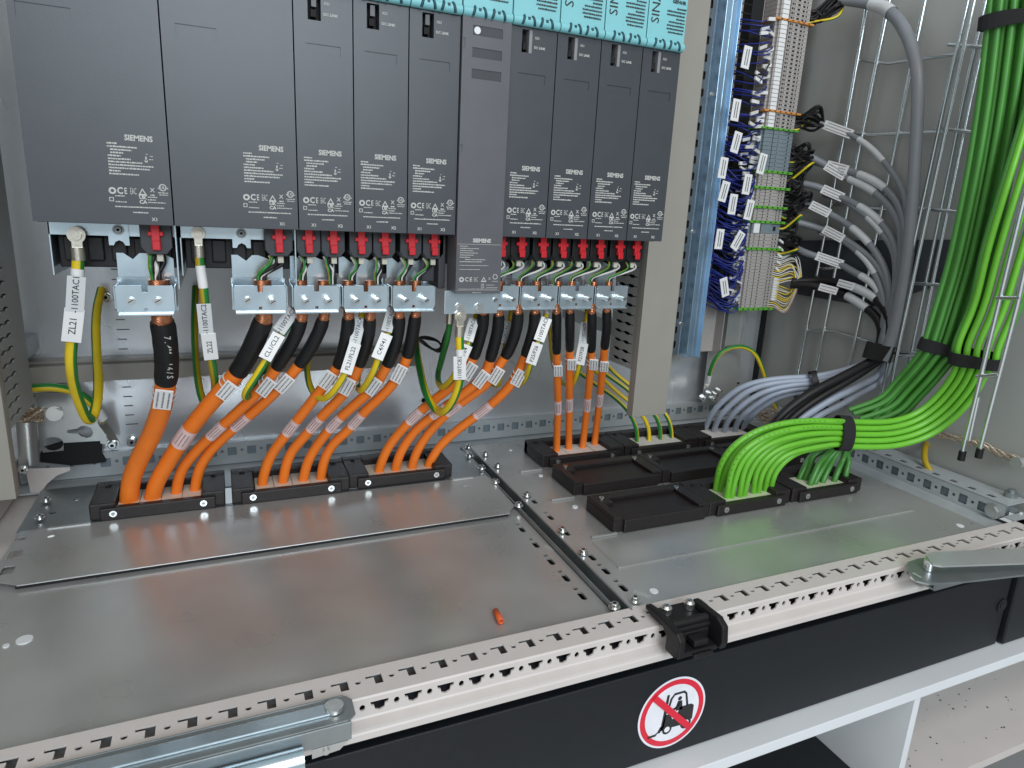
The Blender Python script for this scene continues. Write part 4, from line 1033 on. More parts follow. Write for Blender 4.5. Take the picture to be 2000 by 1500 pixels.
# small black looped wire and lower left hardware
b = MB()
for s_ in (0, 1): b.tube(smooth(catmull(path_px([(880, 628, .33), (868, 655, .33), (860, 680 + s_ * 6, .335), (845, 682, .34), (825, 665 + 5 * s_, .35), (818, 660, .35), (835, 658 + 4 * s_, .36), (858, 668, .37), (866, 690, .38)]), 5), 2), 0.0014, 8)
tag(b.build('looped_wire', BLK), 'thin black wire coiled in a loop left of the large yellow earth loop', 'wire')
b = MB(); b.tube(smooth(catmull(path_px([(880, 618, .30), (874, 660, .31), (866, 690, .33), (858, 720, .35)]), 5), 1), 0.0035, 10); b.tube(path_px([(880, 600, .30), (878, 632, .30)]), 0.0046, 10, m=1)
tag(b.build('lug_wire', [YG, LUG]), 'dark green wire with a clear lug sleeve under the module gap', 'earth wire')

# ================================================================== lower left corner hardware
b = MB(); Q = lambda u, v: (lambda p: (p.x, p.z))(P(u, v, Y=0.517))
key = [Q(*q) for q in ((131, 846), (131, 840), (152, 837), (158, 832), (168, 831), (178, 836), (182, 845), (178, 853), (168, 856), (158, 853), (152, 847))]
rnd_ = [(lambda c: (c[0] + 0.0105 * math.cos(t), c[1] + 0.0088 * math.sin(t)))(Q(104, 867)) for t in [2 * math.pi * k / 24 for k in range(24)]]
b.sheet([Q(*q) for q in ((60, 768), (150, 768), (180, 790), (205, 830), (210, 868), (196, 866), (196, 861), (124, 865), (124, 880), (84, 884), (72, 860))], [key[::-1], rnd_], (0, 0.517, 0), X_, Z_, 0.002)
br = b.build('corner_plate', ZINC); tag(br, 'galvanised corner plate with keyhole and round hole at the lower left', 'bracket')
b = MB(); b.cyl(P(48, 775, Y=0.49), P(58, 905, Y=0.49), 0.0105, 20); tag(b.build('vertical_tube', ZINC), 'short vertical galvanised tube at the lower left corner', 'tube')
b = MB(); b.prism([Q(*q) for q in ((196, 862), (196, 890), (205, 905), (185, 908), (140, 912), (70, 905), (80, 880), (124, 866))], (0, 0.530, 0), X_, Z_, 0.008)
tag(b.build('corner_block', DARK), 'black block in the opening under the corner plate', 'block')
b = MB()
for t in range(5): b.tube(catmull([P(30 + k * 7.5, 800 + t * 5 + 2 * math.sin(k * 1.5 + t), Y=0.478 + 0.002 * math.sin(k * 1.5 + t * 2)) for k in range(8)], 3), 0.0028, 8)
b.obox(P(100, 808, Y=0.484), X_, Z_, Y_, 0.022, 0.013, 0.002, 1); b.cyl(P(106, 808, Y=0.483), P(106, 808, Y=0.479), 0.0062, 6, 1); b.cyl(P(106, 808, Y=0.483), P(106, 808, Y=0.481), 0.0085, 20, 1)
tag(b.build('braided_strap', [BRAID, mat('dull_bolt', (0.42, 0.42, 0.40), 0.5, 0.5)]), 'braided earthing strap with bolt across the tube at the lower left', 'earth strap')
b = MB(); pts = [(50, 915), (137, 912), (138, 918), (112, 928), (92, 945), (80, 962), (60, 962)]
b.prism([(lambda p: (p.x, p.z))(P(u, v, Y=0.475)) for u, v in pts], (0, 0.475, 0), X_, Z_, 0.0015)
b.box(-0.3285, -0.322, 0.40, 0.475, -0.006, 0.024)
tag(b.build('gusset_plate', CREAM, bevel=0.0003), 'pale curved gusset plate in the rear left corner of the floor', 'bracket')
for (u, v, lab) in ((45, 917, 'small screw at the top of the gusset plate'), (90, 978, 'small screw on the floor plate below the gusset plate'), (78, 1012, 'small screw at the left edge of the floor plate')):
    p = P(u, v, Y=0.47) if v < 950 else P(u, v, Z=0.002); n = -Y_ if v < 950 else Z_; b = MB(); screw(b, p, n, 0.0036, 0.0035); tag(b.build('corner_screw', [SCREW, DARK], origin=p), lab, 'screw', 'screws at the lower left corner')
for (u, v, lab) in ((220, 868, 'zinc screw at the foot of the mounting plate, left one'), (258, 862, 'zinc screw at the foot of the mounting plate beside the thickest cable'), (207, 580, 'zinc stud screw behind the yellow loop')):
    p = P(u, v, Y=0.539); b = MB(); screw(b, p, -Y_, 0.0052, 0.005); tag(b.build('plate_screw', [SCREW, DARK], origin=p), lab, 'screw', 'screws on the mounting plate')
b = MB(); p0, p1 = P(200, 822, Y=0.50), P(222, 860, Y=0.53); d = (p1 - p0).normalized()
b.obox((p0 + p1) / 2, d, X_, -Y_, (p1 - p0).length, 0.010, 0.003); b.cyl(p0, p0 + d * 0.012, 0.0055, 12); tag(b.build('cable_lug', LUG, bevel=0.0004), 'tinned lug of the arching earth wire bolted to the mounting plate', 'lug')

# ================================================================== terminal strip
ZT = lambda v: P(1520 - 70 * min(v, 600) / 600.0, v, Y=0.455).z
tx0, tx1 = 0.702, 0.770
b = MB(); b.box(0.655, 0.700, 0.505, 0.507, 0.12, 1.05); b.box(0.655, 0.6565, 0.485, 0.507, 0.12, 1.05); b.box(0.6985, 0.700, 0.485, 0.507, 0.12, 1.05)
o = b.build('wiring_channel', TERM); tag(o, 'vertical beige wiring channel behind the dark blue wires', 'cable duct')
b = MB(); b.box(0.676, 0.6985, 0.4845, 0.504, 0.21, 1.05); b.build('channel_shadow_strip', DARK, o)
b = MB(); z = 0.215
while z < 0.75: b.box(0.656, 0.675, 0.4838, 0.4848, z, z + 0.0012); z += 0.0125
b.build('channel_slots', DARK, o)
b = MB(); b.box(0.716, 0.752, 0.498, 0.500, 0.13, 1.05); b.box(0.714, 0.716, 0.492, 0.502, 0.13, 1.05); b.box(0.752, 0.754, 0.492, 0.502, 0.13, 1.05); b.box(0.70, 0.775, 0.515, 0.517, 0.02, 1.05)
tag(b.build('terminal_rail', ZINC), 'galvanised vertical rail that carries the terminal blocks', 'rail')
# blue rail
b = MB(); xa, xb = 0.6225, 0.6455
b.box(xa, xb, 0.478, 0.480, 0.118, 1.05); b.box(xa + 0.0005, xa + 0.002, 0.480, 0.52, 0.118, 1.05); b.box(xb - 0.0012, xb, 0.472, 0.478, 0.118, 1.05); b.box(xa + 0.010, xa + 0.0112, 0.4772, 0.4782, 0.118, 1.05)
br = b.build('support_rail', ZRAIL, bevel=0.0004); tag(br, 'bright blue reflecting vertical support rail left of the dark blue wires', 'rail')
hs = []
z = 0.135
while z < 1.0: hs.append(rect(0.6085, z - 0.005, 0.6140, z + 0.007, 0.002)); z += 0.025
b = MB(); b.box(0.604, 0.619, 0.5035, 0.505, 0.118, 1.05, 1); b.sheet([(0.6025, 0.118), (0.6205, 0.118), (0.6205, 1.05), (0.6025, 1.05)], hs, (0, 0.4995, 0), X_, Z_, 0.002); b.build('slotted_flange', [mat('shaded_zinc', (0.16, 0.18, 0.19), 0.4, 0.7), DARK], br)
for (u, v) in ((1390, 184), (1353, 452), (1330, 632)):
    p = P(u, v, Y=0.478); b = MB(); b.cyl(p + Y_ * .001, p - Y_ * 0.003, 0.0032, 14); b.build('rail_screw', SCREW, br)

BANKS = [('white', -60, 33), ('endo', 33, 37), ('white', 37, 213), ('endo', 213, 217), ('white', 217, 247), ('endg', 247, 251), ('blue', 251, 331), ('endg', 331, 336), ('grey', 336, 363), ('endg', 363, 368), ('grey', 368, 401), ('endg', 401, 406), ('grey', 406, 430), ('endg', 430, 435), ('relay', 435, 455), ('grey', 455, 483), ('endg', 483, 488), ('grey', 488, 601), ('endg', 601, 606)]
BN = {'white': 'grey terminal block with a white marker column, in the upper bank', 'blue': 'blue grey terminal block in the bank above the middle', 'grey': 'plain grey terminal block with dark screw holes, in the lower banks', 'relay': 'small terminal block with pale windows between two grey banks'}


def terminal(z, t, kind):
    x0, x1 = tx0, tx1
    if kind in ('endg', 'endo'):
        m_ = TERMG if kind == 'endg' else TERMO
        root = thing('end_terminal', ((x0 + x1) / 2, 0.47, z), ('green earth' if kind == 'endg' else 'orange end') + ' terminal closing a bank of the terminal strip', 'terminal', 'green end terminals' if kind == 'endg' else 'orange end terminals')
        b = MB(); b.box(x0 - 0.004, x1 + 0.003, 0.452, 0.496, z, z + t)
        b.build('terminal_body', m_, root, bevel=0.0004)
        b = MB()
        for k in range(6): b.box(x0 + 0.004 + k * 0.011, x0 + 0.007 + k * 0.011, 0.4515, 0.4525, z + t * 0.3, z + t * 0.75)
        b.build('screw_holes', DARK, root); return root
    root = thing('terminal_block', ((x0 + x1) / 2, 0.47, z), BN[kind], 'terminal block', {'white': 'terminal blocks of the upper bank', 'blue': 'blue grey terminal blocks', 'grey': 'grey terminal blocks of the lower banks', 'relay': 'terminal blocks with windows'}[kind])
    m_ = {'white': TERM, 'grey': TERM, 'blue': TERMB, 'relay': TERMB}[kind]
    b = MB(); e = 0.00022
    b.box(x0, x1, 0.4600, 0.496, z + e, z + t - e); b.box(x0 + 0.004, x0 + 0.0215, 0.4555, 0.4599, z + e, z + t - e); b.box(x0 + 0.0225, x0 + 0.044, 0.4545, 0.4599, z + e, z + t - e); b.box(x0 + 0.045, x1 - 0.004, 0.4570, 0.4599, z + e, z + t - e)
    b.build('terminal_body', m_, root)
    b = MB(); zc0, zc1 = z + t * 0.28, z + t * 0.72
    if kind == 'white': sp = ((0.024, .003), (0.0285, .0016), (0.0355, 0.0048), (0.0485, .004), (0.056, .002))
    elif kind == 'grey': sp = ((0.010, .0016), (0.031, .0022), (0.0515, .002), (0.058, .0022))
    elif kind == 'blue': sp = ((0.055, .002), (0.032, .001))
    else: sp = ((0.006, .004), (0.05, .006))
    for (dx, w_) in sp:
        yy = 0.4554 if dx < 0.0222 else 0.4544 if dx < 0.0445 else 0.4569
        b.box(x0 + dx, x0 + dx + w_, yy - 0.0002, yy + 0.001, zc0, zc1)
    b.build('screw_holes', DARK, root)
    if kind in ('white', 'relay'):
        b = MB(); b.box(x0 + 0.0065, x0 + 0.0185, 0.4535, 0.4554, z + 0.0004, z + t - 0.0004); b.build('marker_strip', TAG, root)
    return root


cache = {}
BLAB = ['grey terminal block with marker, above the top orange end terminal', 'upper one of the two orange end terminals', 'grey terminal block with marker, between the two orange end terminals', 'lower one of the two orange end terminals', 'grey terminal block with marker, just below the lower orange end terminal',
        'highest green end terminal, above the blue grey blocks', 'blue grey terminal block without marker', 'green end terminal just below the blue grey blocks', 'plain grey terminal block in the first short bank under the blue grey blocks', 'third green end terminal from the top', 'plain grey terminal block in the second short bank under the blue grey blocks', 'fourth green end terminal from the top',
        'plain grey terminal block in the short bank right above the relay blocks', 'green end terminal right above the relay blocks', 'relay terminal block with pale windows', 'plain grey terminal block in the short bank right below the relay blocks', 'green end terminal on top of the long lowest bank', 'plain grey terminal block in the long lowest bank', 'lowest green end terminal at the foot of the strip']
for bi, (k, v0, v1) in enumerate(BANKS):
    za, zb = ZT(v1), ZT(v0)
    if k.startswith('end'): t = zb - za; n = 1
    else:
        t = {'white': 0.0062, 'grey': 0.0053, 'blue': 0.0062, 'relay': 0.012}[k]; n = max(1, round((zb - za) / t)); t = (zb - za) / n
    for i in range(n):
        z = za + i * t; key_ = (k, round(t, 5))
        if key_ in cache: tt_ = copy_tree(cache[key_][0], (0, 0, z - cache[key_][1]))
        else: tt_ = terminal(z, t, k); cache[key_] = (tt_, z)
        tt_['label'] = BLAB[bi]

# dark blue control wires, fanned out left of the terminals
z = ZT(600); i = 0
ztop = ZT(30)
while z < ztop:
    dens = 0.0042 if z < ZT(330) else 0.008
    if ZT(455) > z > ZT(432): z += dens; continue
    for lay in range(2 if z < ZT(250) else 1):
        sag = random.uniform(0.004, 0.022) if z < ZT(330) else random.uniform(-0.002, 0.010)
        yy = 0.462 + random.uniform(-0.012, 0.006) + lay * 0.012
        sx = 0.648 + random.uniform(0, 0.006)
        m_ = BLUEW if random.random() < 0.93 else BLK
        e = Vector((tx0 + 0.002, 0.4625 + lay * 0.01, z + random.uniform(-.001, .001)))
        s = Vector((sx, 0.492, z + random.uniform(-0.014, 0.014)))
        root = thing('control_wire', e, ('thin dark blue wire ' if m_ is BLUEW else 'thin black wire among the blue ones ') + next(q for v_, q in ((215, 'left of the terminals with white markers'), (331, 'left of the blue grey terminal blocks'), (365, 'left of the first short grey bank'), (402, 'left of the second short grey bank'), (432, 'left of the short bank above the relay blocks'), (486, 'left of the short bank below the relay blocks'), (530, 'at the top of the long lowest bank'), (565, 'at the middle of the long lowest bank'), (700, 'at the foot of the long lowest bank')) if z > ZT(v_)), 'wire', 'thin dark blue wires left of the terminals' if m_ is BLUEW else 'thin black wires among the blue ones')
        b = MB(); b.tube(smooth(catmull([e, e + Vector((-0.012, yy - 0.466, -0.001)), Vector(((e.x + s.x) / 2, yy - 0.006, min(e.z, s.z) - sag)), s + Vector((0.008, -0.014, -sag * 0.4)), s], 4), 2), 0.0011, 6)
        b.build('insulation', m_, root)
        if random.random() < (0.8 if z < ZT(330) else 1.0):
            d = Vector((-1, -0.15, random.uniform(-0.55, 0.35))).normalized(); b = MB(); q = e + d * random.choice((0.009, 0.012, 0.026)) + Vector((0, -0.004, 0))
            b.obox(q, d, Z_ + d * 0.0, Y_, 0.014 if z < ZT(330) else 0.017, 0.0034 if z < ZT(330) else 0.0050, 0.0036); b.build('wire_marker', random.choice((TAG, TAGG, WHW)), root, bevel=0.0003)
    z += dens; i += 1

# white tags that hang on the blue wires
TG = [(1458, 112, 17, 40, 5), (1437, 215, 18, 38, 3), (1438, 278, 19, 38, 10), (1412, 328, 16, 36, 4), (1488, 320, 18, 36, 8), (1459, 360, 17, 36, 4), (1414, 374, 17, 36, 11), (1431, 399, 17, 36, 3), (1463, 410, 17, 36, 8), (1405, 467, 17, 34, 2), (1441, 470, 17, 36, 28), (1415, 561, 17, 36, -18)]
TL = ['highest white hanging tag, beside the blue rail near the top', 'white hanging tag, second from the top', 'white hanging tag tilted over the dark blue wires, third from the top', 'white hanging tag nearest the blue rail in the upper cluster', 'white hanging tag closest to the grey terminals',
      'white hanging tag in the middle of the cluster', 'white hanging tag of the middle pair, left one', 'white hanging tag of the middle pair, right and lower one', 'white hanging tag against the lower grey terminals', 'white upright hanging tag below the small relay terminals', 'white hanging tag tilted strongly to the right', 'lowest white hanging tag, tilted to the left']
for (u, v, w_, h_, an), lab in zip(TG, TL):
    c = P(u, v, Y=0.440); a = math.radians(an); U = Vector((math.cos(a), 0, -math.sin(a))); V = Vector((math.sin(a), 0, math.cos(a)))
    root = thing('wire_tag', c, lab, 'tag', 'white tags hanging on the blue wires')
    b = MB(); b.obox(c, U, V, Y_, 0.0148, 0.031, 0.0015); b.build('tag_plate', TAG, root, bevel=0.0004)
    b = MB()
    for r0 in (-0.002, 0.0022):
        x = -0.011
        while x < 0.011: w2 = random.uniform(0.0006, 0.0018); b.add([c - Y_ * 0.0009 + U * (r0 + k * 0.0009) + V * (x + q * w2) for q, k in ((0, -1), (1, -1), (1, 1), (0, 1))][::-1], [(0, 1, 2, 3)]); x += w2 + 0.0004
    b.build('tag_print', PRINTB, root)

# black single cores right of the terminals (one bunch per grey cable), pale cores at the bottom
BB = [(1545, 10, 1650, 2, 26), (1548, 225, 1608, 243, 22), (1545, 285, 1582, 306, 22), (1540, 330, 1590, 318, 22), (1535, 362, 1566, 359, 18), (1530, 395, 1580, 400, 16), (1525, 425, 1556, 434, 18), (1515, 470, 1556, 486, 20)]
BL = ['bunch of black cores feeding the top of the terminal strip', 'bunch of black cores at the highest labelled grey cable', 'bunch of black cores at the second grey cable', 'bunch of black cores at the third grey cable', 'bunch of black cores at the fourth grey cable', 'bunch of black cores at the fifth grey cable', 'bunch of black cores at the sixth grey cable', 'bunch of black cores looping to the lowest grey cable']
for (u0, v0, u1, v1, amp), lab in zip(BB, BL):
    S = P(u1, v1, Y=0.445); root = thing('core_bunch', S, lab, 'wires', 'black core bunches beside the terminals')
    for j in range(15):
        e = Vector((tx1 - 0.001, 0.462 + random.uniform(0, .01), ZT(v0 + (j - 7) * 2.2 + 4)))
        mid_ = (e + S) / 2 + Vector((random.uniform(-0.004, 0.012), random.uniform(-0.024, 0.006), random.uniform(-0.016, 0.024)))
        m_ = BLK if j < 14 else YG
        b = MB(); b.tube(smooth(catmull([e, e + Vector((0.010, -0.006, random.uniform(-0.006, 0.004))), mid_, S + Vector((random.uniform(-.001, .001), 0, random.uniform(-.001, .001)))], 5), 1), 0.0022, 7, stripe=(1, 3, 0) if j == 14 else None)
        b.build('black_core' if j < 14 else 'green_core', [m_, YEL], root)
root = thing('core_bunch', P(1560, 550, Y=0.45), 'bunch of thin white, yellow and brown cores at the bottom of the terminal strip', 'wires')
S = P(1548, 556, Y=0.440)
for j in range(26):
    v0 = 500 + j * 4.0; e = Vector((tx1 - 0.002, 0.460, ZT(v0)))
    bow = random.uniform(0.002, 0.022); 
    m_ = random.choice((WHW, YEL, PINKW, WHW, mat('beige_insulation', (0.55, 0.47, 0.30), 0.4)))
    up_ = 0.014 if v0 < 555 else -0.014
    pth = [e, e + Vector((0.010, -0.006, -0.001)), e + Vector((0.024 + bow * 0.5, -0.016, up_ * 0.5 + random.uniform(-.003, .003))), S + Vector((bow * 0.6, -0.008, random.uniform(-0.006, 0.014))), S + Vector((random.uniform(-.002, .004), 0, random.uniform(-.002, .003)))]
    b = MB(); b.tube(smooth(catmull(pth, 5), 1), 0.0010, 6); b.build('core', m_, root)
for j in range(14):
    e = Vector((tx1 + 0.0005, 0.4565, ZT(585 - j * 5 if j < 9 else 470 - j * 0 + (j - 9) * 14))); 
    b = MB(); b.obox(e + Vector((0.004, 0, 0)), X_ - Z_ * (0.1 if j < 9 else 0.5), Z_, Y_, 0.0125, 0.0038, 0.0035); b.build('wire_marker', TAG, root)

# ================================================================== wire tray on the side wall
def wires_tray(name, lab, segs, caps=(), r=0.0027):
    p0 = segs[0][0]; root = thing(name, p0, lab, 'wire tray', 'bright wire trays on the side wall')
    for (a, c) in segs: b = MB(); b.cyl(a, c, r, 10); b.build('tray_wire', WIRE, root)
    for p in caps: b = MB(); b.cyl(Vector(p) + Z_ * 0.008, Vector(p) - Z_ * 0.004, 0.0042, 14); b.build('end_cap', BLK, root)


def S_(u0, v0, u1, v1, X): return (P(u0, v0, X=X), P(u1, v1, X=X))


wires_tray('wire_tray', 'left bright wire tray behind the fanned grey cables',
           [S_(1699, -20, 1650, 259, .835), S_(1650, 259, 1556, 740, .835), S_(1740, -15, 1685, 259, .835), S_(1685, 259, 1590, 742, .835), S_(1811, -20, 1751, 273, .835), S_(1751, 273, 1660, 715, .835),
            S_(1678, 117, 1734, 124, .838), S_(1734, 124, 1868, 106, .838), S_(1650, 258, 1702, 263, .838), S_(1702, 263, 1845, 257, .838), S_(1622, 399, 1772, 412, .838), S_(1604, 524, 1648, 524, .838), S_(1580, 646, 1632, 647, .838), S_(1632, 647, 1725, 675, .838)])
wires_tray('wire_tray', 'middle bright wire tray made of four close vertical wires',
           [S_(1893, -10, 1845, 200, .812), S_(1845, 200, 1721, 773, .812), S_(1905, -10, 1859, 200, .812), S_(1859, 200, 1734, 775, .812), S_(1928, -10, 1881, 200, .83), S_(1881, 200, 1758, 800, .83), S_(1940, -10, 1894, 200, .83), S_(1894, 200, 1771, 800, .83),
            S_(1853, 87, 1940, 93, .828), S_(1829, 250, 1910, 259, .828), S_(1795, 407, 1876, 414, .828), S_(1762, 552, 1846, 557, .828), S_(1732, 690, 1800, 690, .828), S_(1752, 697, 1808, 694, .814), S_(1856, 708, 1885, 713, .828)])
wires_tray('wire_tray', 'right bright wire tray crossing in front of the right green bundle',
           [S_(2010, 345, 1949, 600, .742), S_(1949, 600, 1878, 890, .742), S_(2050, 300, 1986, 600, .742), S_(1986, 600, 1912, 885, .742), S_(1908, 735, 1950, 732, .742), S_(1947, 582, 1993, 582, .742), S_(1911, 776, 1893, 860, .744)],
           (P(1878, 893, X=.742), P(1912, 888, X=.742)))
for (u, v, lab) in ((1647, 786, 'small black rubber cap on the side wall above the green bundle'), (1557, 772, 'small black rubber cap behind the grey cables')):
    p = P(u, v, X=.845); b = MB(); b.cyl(p + Z_ * 0.005, p - Z_ * 0.006, 0.0052, 14); tag(b.build('rubber_cap', BLK, origin=p), lab, 'cap', 'rubber caps on the side wall')
# dark opening panel behind tray
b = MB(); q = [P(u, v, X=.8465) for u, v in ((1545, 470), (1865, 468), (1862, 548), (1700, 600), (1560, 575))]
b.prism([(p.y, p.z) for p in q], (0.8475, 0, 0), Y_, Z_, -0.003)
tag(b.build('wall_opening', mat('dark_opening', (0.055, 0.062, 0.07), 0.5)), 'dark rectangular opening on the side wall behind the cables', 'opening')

# ================================================================== grey cables
def yfrac(n_, a, b_): return [a + (b_ - a) * (i / (n_ - 1)) for i in range(n_)]


def simple_cable(name, px, ys, r, m_, lab, cat, grp, extra=None, sub=6, endz=None):
    pts = [P(u, v, Y=y) for (u, v), y in zip(px, ys)]
    pts = [p if p.x < 0.832 else P(px[i][0], px[i][1], X=0.832) for i, p in enumerate(pts)]
    if endz is not None: pts.append(Vector((pts[-1].x, pts[-1].y, endz)))
    path = smooth(catmull(pts, sub), 3)
    root = thing(name, path[0], lab, cat, grp)
    b = MB(); b.tube(path, r, 14); b.build('jacket', m_, root)
    if extra: extra(root, path)
    return root, path


GG = 'grey control cables curving from the terminals'
GC = [([(1600, 241), (1629, 250), (1667, 266), (1702, 290), (1734, 325), (1757, 360), (1769, 400), (1772, 450), (1765, 520), (1748, 600), (1730, 655), (1718, 700)], .0042, (0.01, 0.12), (0.16, 0.30), 'highest labelled grey cable curving down from the terminals'),
      ([(1590, 315), (1615, 322), (1653, 332), (1706, 352), (1741, 380), (1761, 415), (1767, 470), (1757, 550), (1741, 620), (1722, 700)], .0058, (0.06, 0.15), (0.20, 0.34), 'thick grey cable, second from the top, behind a large white tag'),
      ([(1580, 305), (1612, 322), (1650, 345), (1692, 365), (1720, 385), (1746, 415), (1760, 455), (1758, 520), (1744, 590), (1728, 650), (1716, 700)], .0058, (0.07, 0.16), (0.19, 0.33), 'thick grey cable with a double white tag, third from the top'),
      ([(1566, 358), (1597, 365), (1632, 380), (1681, 404), (1716, 430), (1742, 465), (1752, 510), (1747, 575), (1732, 640), (1717, 700)], .0054, (0.08, 0.18), (0.28, 0.42), 'grey cable, fourth from the top of the fan'),
      ([(1575, 396), (1601, 408), (1643, 430), (1678, 456), (1704, 484), (1726, 520), (1737, 565), (1734, 620), (1715, 695)], .0054, (0.02, 0.13), (0.28, 0.42), 'grey cable, fifth from the top of the fan'),
      ([(1554, 433), (1597, 445), (1632, 459), (1671, 487), (1699, 516), (1720, 560), (1729, 610), (1720, 655), (1710, 700)], .0054, (0.16, 0.29), (0.40, 0.56), 'grey cable, sixth from the top of the fan'),
      ([(1555, 485), (1580, 496), (1632, 512), (1667, 531), (1703, 552), (1722, 580), (1729, 620), (1722, 660), (1712, 700)], .0054, (0.12, 0.28), (0.44, 0.60), 'lowest grey cable of the fan with an overlapping pair of tags'),
      ([(1610, 380), (1650, 392), (1690, 420), (1720, 450), (1745, 490), (1750, 540), (1742, 610), (1722, 690)], .005, None, (0.30, 0.42), 'grey cable behind the fourth and fifth ones'),
      ([(1600, 450), (1640, 462), (1690, 495), (1722, 530), (1738, 580), (1738, 630), (1722, 695)], .005, (0.02, 0.12), None, 'grey cable half hidden behind the sixth one')]
for i, (px, r, tg, sl_, lab) in enumerate(GC):
    def ex(root, path, tg=tg, sl_=sl_, r=r):
        if sl_: b = MB(); b.tube(cut(path, *sl_), r * 1.06, 14, cap=False); b.build('marking_sleeve', TAGG, root)
        if tg:
            q = cut(path, tg[0], tg[1]); m = q[len(q) // 2]; L = (q[-1] - q[0]).length
            label_tag(root, m, q[-1] - q[0], (max(0.026, L), 0.014), None, TAG, off=r + 0.002, rows=3)
    n = len(px); simple_cable('control_cable', px, yfrac(n, .445 + 0.004 * (i % 2), .27 + 0.006 * (i % 3)), r, GREY, lab, 'cable', GG, ex)
# big vertical cable
def ex(root, path):
    b = MB(); b.tube(cut(path, 0.08, 0.16), 0.0092, 14, cap=False); b.build('marking_sleeve', TAGG, root)
px = [(1640, -2), (1671, 2), (1720, 12), (1751, 35), (1773, 72), (1787, 115), (1793, 165), (1791, 245), (1787, 315), (1783, 385), (1779, 437), (1772, 507), (1760, 580), (1744, 650), (1724, 705)]
simple_cable('trunk_cable', px, [.44, .42, .38, .34, .31, .29, .275, .265, .26, .257, .255, .252, .25, .25, .25], .0083, GREY, 'thickest grey cable arching from the top and running straight down the tray', 'cable', None, ex)
for k, (px, lab) in enumerate((([(1545, 556), (1580, 557), (1615, 564), (1650, 575), (1685, 597), (1712, 620), (1722, 650), (1714, 695)], 'upper black cable from the bottom of the terminals, lower of the pair'), ([(1548, 550), (1600, 548), (1653, 556), (1702, 577), (1727, 602), (1737, 635), (1724, 692)], 'black cable of the pair leaving the bottom terminals, outer one'))):
    def ex(root, path, k=k):
        q = cut(path, 0.20 + 0.1 * k, 0.36 + 0.1 * k); label_tag(root, q[len(q) // 2], q[-1] - q[0], (0.030, 0.012), None, TAG, off=0.009, rows=2)
        b = MB(); b.tube(cut(path, 0.42, 0.62), 0.0070, 14, cap=False); b.build('marking_sleeve', TAGG, root)
    simple_cable('control_cable', px, yfrac(len(px), .44, .275), .0066, BLK, lab, 'cable', 'black cables from the bottom terminals', ex)
# outgoing below the wrap
outs = [([(1722, 690), (1697, 704), (1652, 722), (1592, 735), (1540, 738), (1489, 744), (1450, 756), (1418, 778), (1392, 806)], (1378, 838), GREYL, .0044, 'light grey cable, outermost of five arching into the back right frame'),
        ([(1722, 692), (1697, 707), (1655, 727), (1595, 742), (1542, 745), (1495, 752), (1458, 766), (1428, 790), (1405, 815)], (1394, 843), GREYL, .0044, 'light grey cable, second of five arching into the back right frame'),
        ([(1722, 694), (1697, 710), (1655, 732), (1598, 748), (1548, 752), (1502, 762), (1468, 778), (1440, 800), (1422, 822)], (1414, 844), GREYL, .0044, 'light grey cable, third of five arching into the back right frame'),
        ([(1722, 696), (1697, 714), (1655, 738), (1600, 754), (1552, 760), (1510, 770), (1480, 788), (1455, 808), (1441, 825)], (1435, 842), GREYL, .0044, 'light grey cable, fourth of five arching into the back right frame'),
        ([(1722, 698), (1697, 716), (1655, 742), (1602, 760), (1555, 767), (1518, 778), (1490, 795), (1468, 813), (1457, 826)], (1452, 839), GREYL, .0044, 'light grey cable, innermost of five arching into the back right frame'),
        ([(1716, 696), (1690, 712), (1650, 733), (1597, 760), (1560, 783), (1525, 812), (1500, 845)], (1488, 885), BLK, .0064, 'thick black cable running down left under the ties, upper one'),
        ([(1722, 700), (1700, 716), (1660, 742), (1615, 768), (1580, 790), (1545, 818), (1520, 850)], (1508, 885), BLK, .0060, 'thick black cable running down left under the ties, lower one'),
        ([(1732, 704), (1713, 734), (1670, 758), (1628, 778), (1595, 798), (1562, 820), (1540, 850)], (1530, 885), GREYL, .0052, 'light grey cable under the thick black ones, upper'),
        ([(1740, 706), (1722, 742), (1680, 768), (1640, 792), (1600, 812), (1570, 835), (1556, 862)], (1550, 885), GREYL, .0048, 'light grey cable under the thick black ones, lower')]
for i, (px, bt, m_, r, lab) in enumerate(outs):
    yb = P(bt[0], bt[1], Z=0.0128).y
    ys = yfrac(len(px) + 1, .262, yb); ys = [.262 + (yb - .262) * (k / len(px)) ** (0.9 if i < 5 else 1.0) for k in range(len(px) + 1)]
    simple_cable('control_cable', px + [bt], ys, r, m_, lab, 'cable', 'grey and black cables into the right entry frames', None, 6, 0.004)


def wrap(path_pt, d, ru, rv, L, lab, m_=VELCRO, U=None, th=0.0015):
    """strap band: elliptical ring around a bundle"""
    p = Vector(path_pt); d = Vector(d).normalized(); n = VIEW(p); n = (n - d * n.dot(d)).normalized(); s = d.cross(n).normalized()
    b = MB(); N = 28; vs = []
    for (off, e) in ((-L / 2, 0), (-L / 2, th), (L / 2, th), (L / 2, 0)):
        for k in range(N):
            t = 2 * math.pi * k / N; c_, s2 = math.cos(t), math.sin(t)
            q = 2.6; f_ = (abs(c_) ** q + abs(s2) ** q) ** (-1 / q)
            vs.append(p + d * (off + 0.0009 * math.sin(3 * t + off * 300)) + s * c_ * f_ * (ru + e) + n * s2 * f_ * (rv + e))
    fs = []
    for j in range(4):
        for k in range(N): fs.append((j * N + k, j * N + (k + 1) % N, ((j + 1) % 4) * N + (k + 1) % N, ((j + 1) % 4) * N + k))
    b.add(vs, fs, 0, False)
    o = b.build('cable_wrap', m_, origin=p, bevel=0.0004); tag(o, lab, 'cable wrap', 'black wraps and ties round the cable bundles'); return o


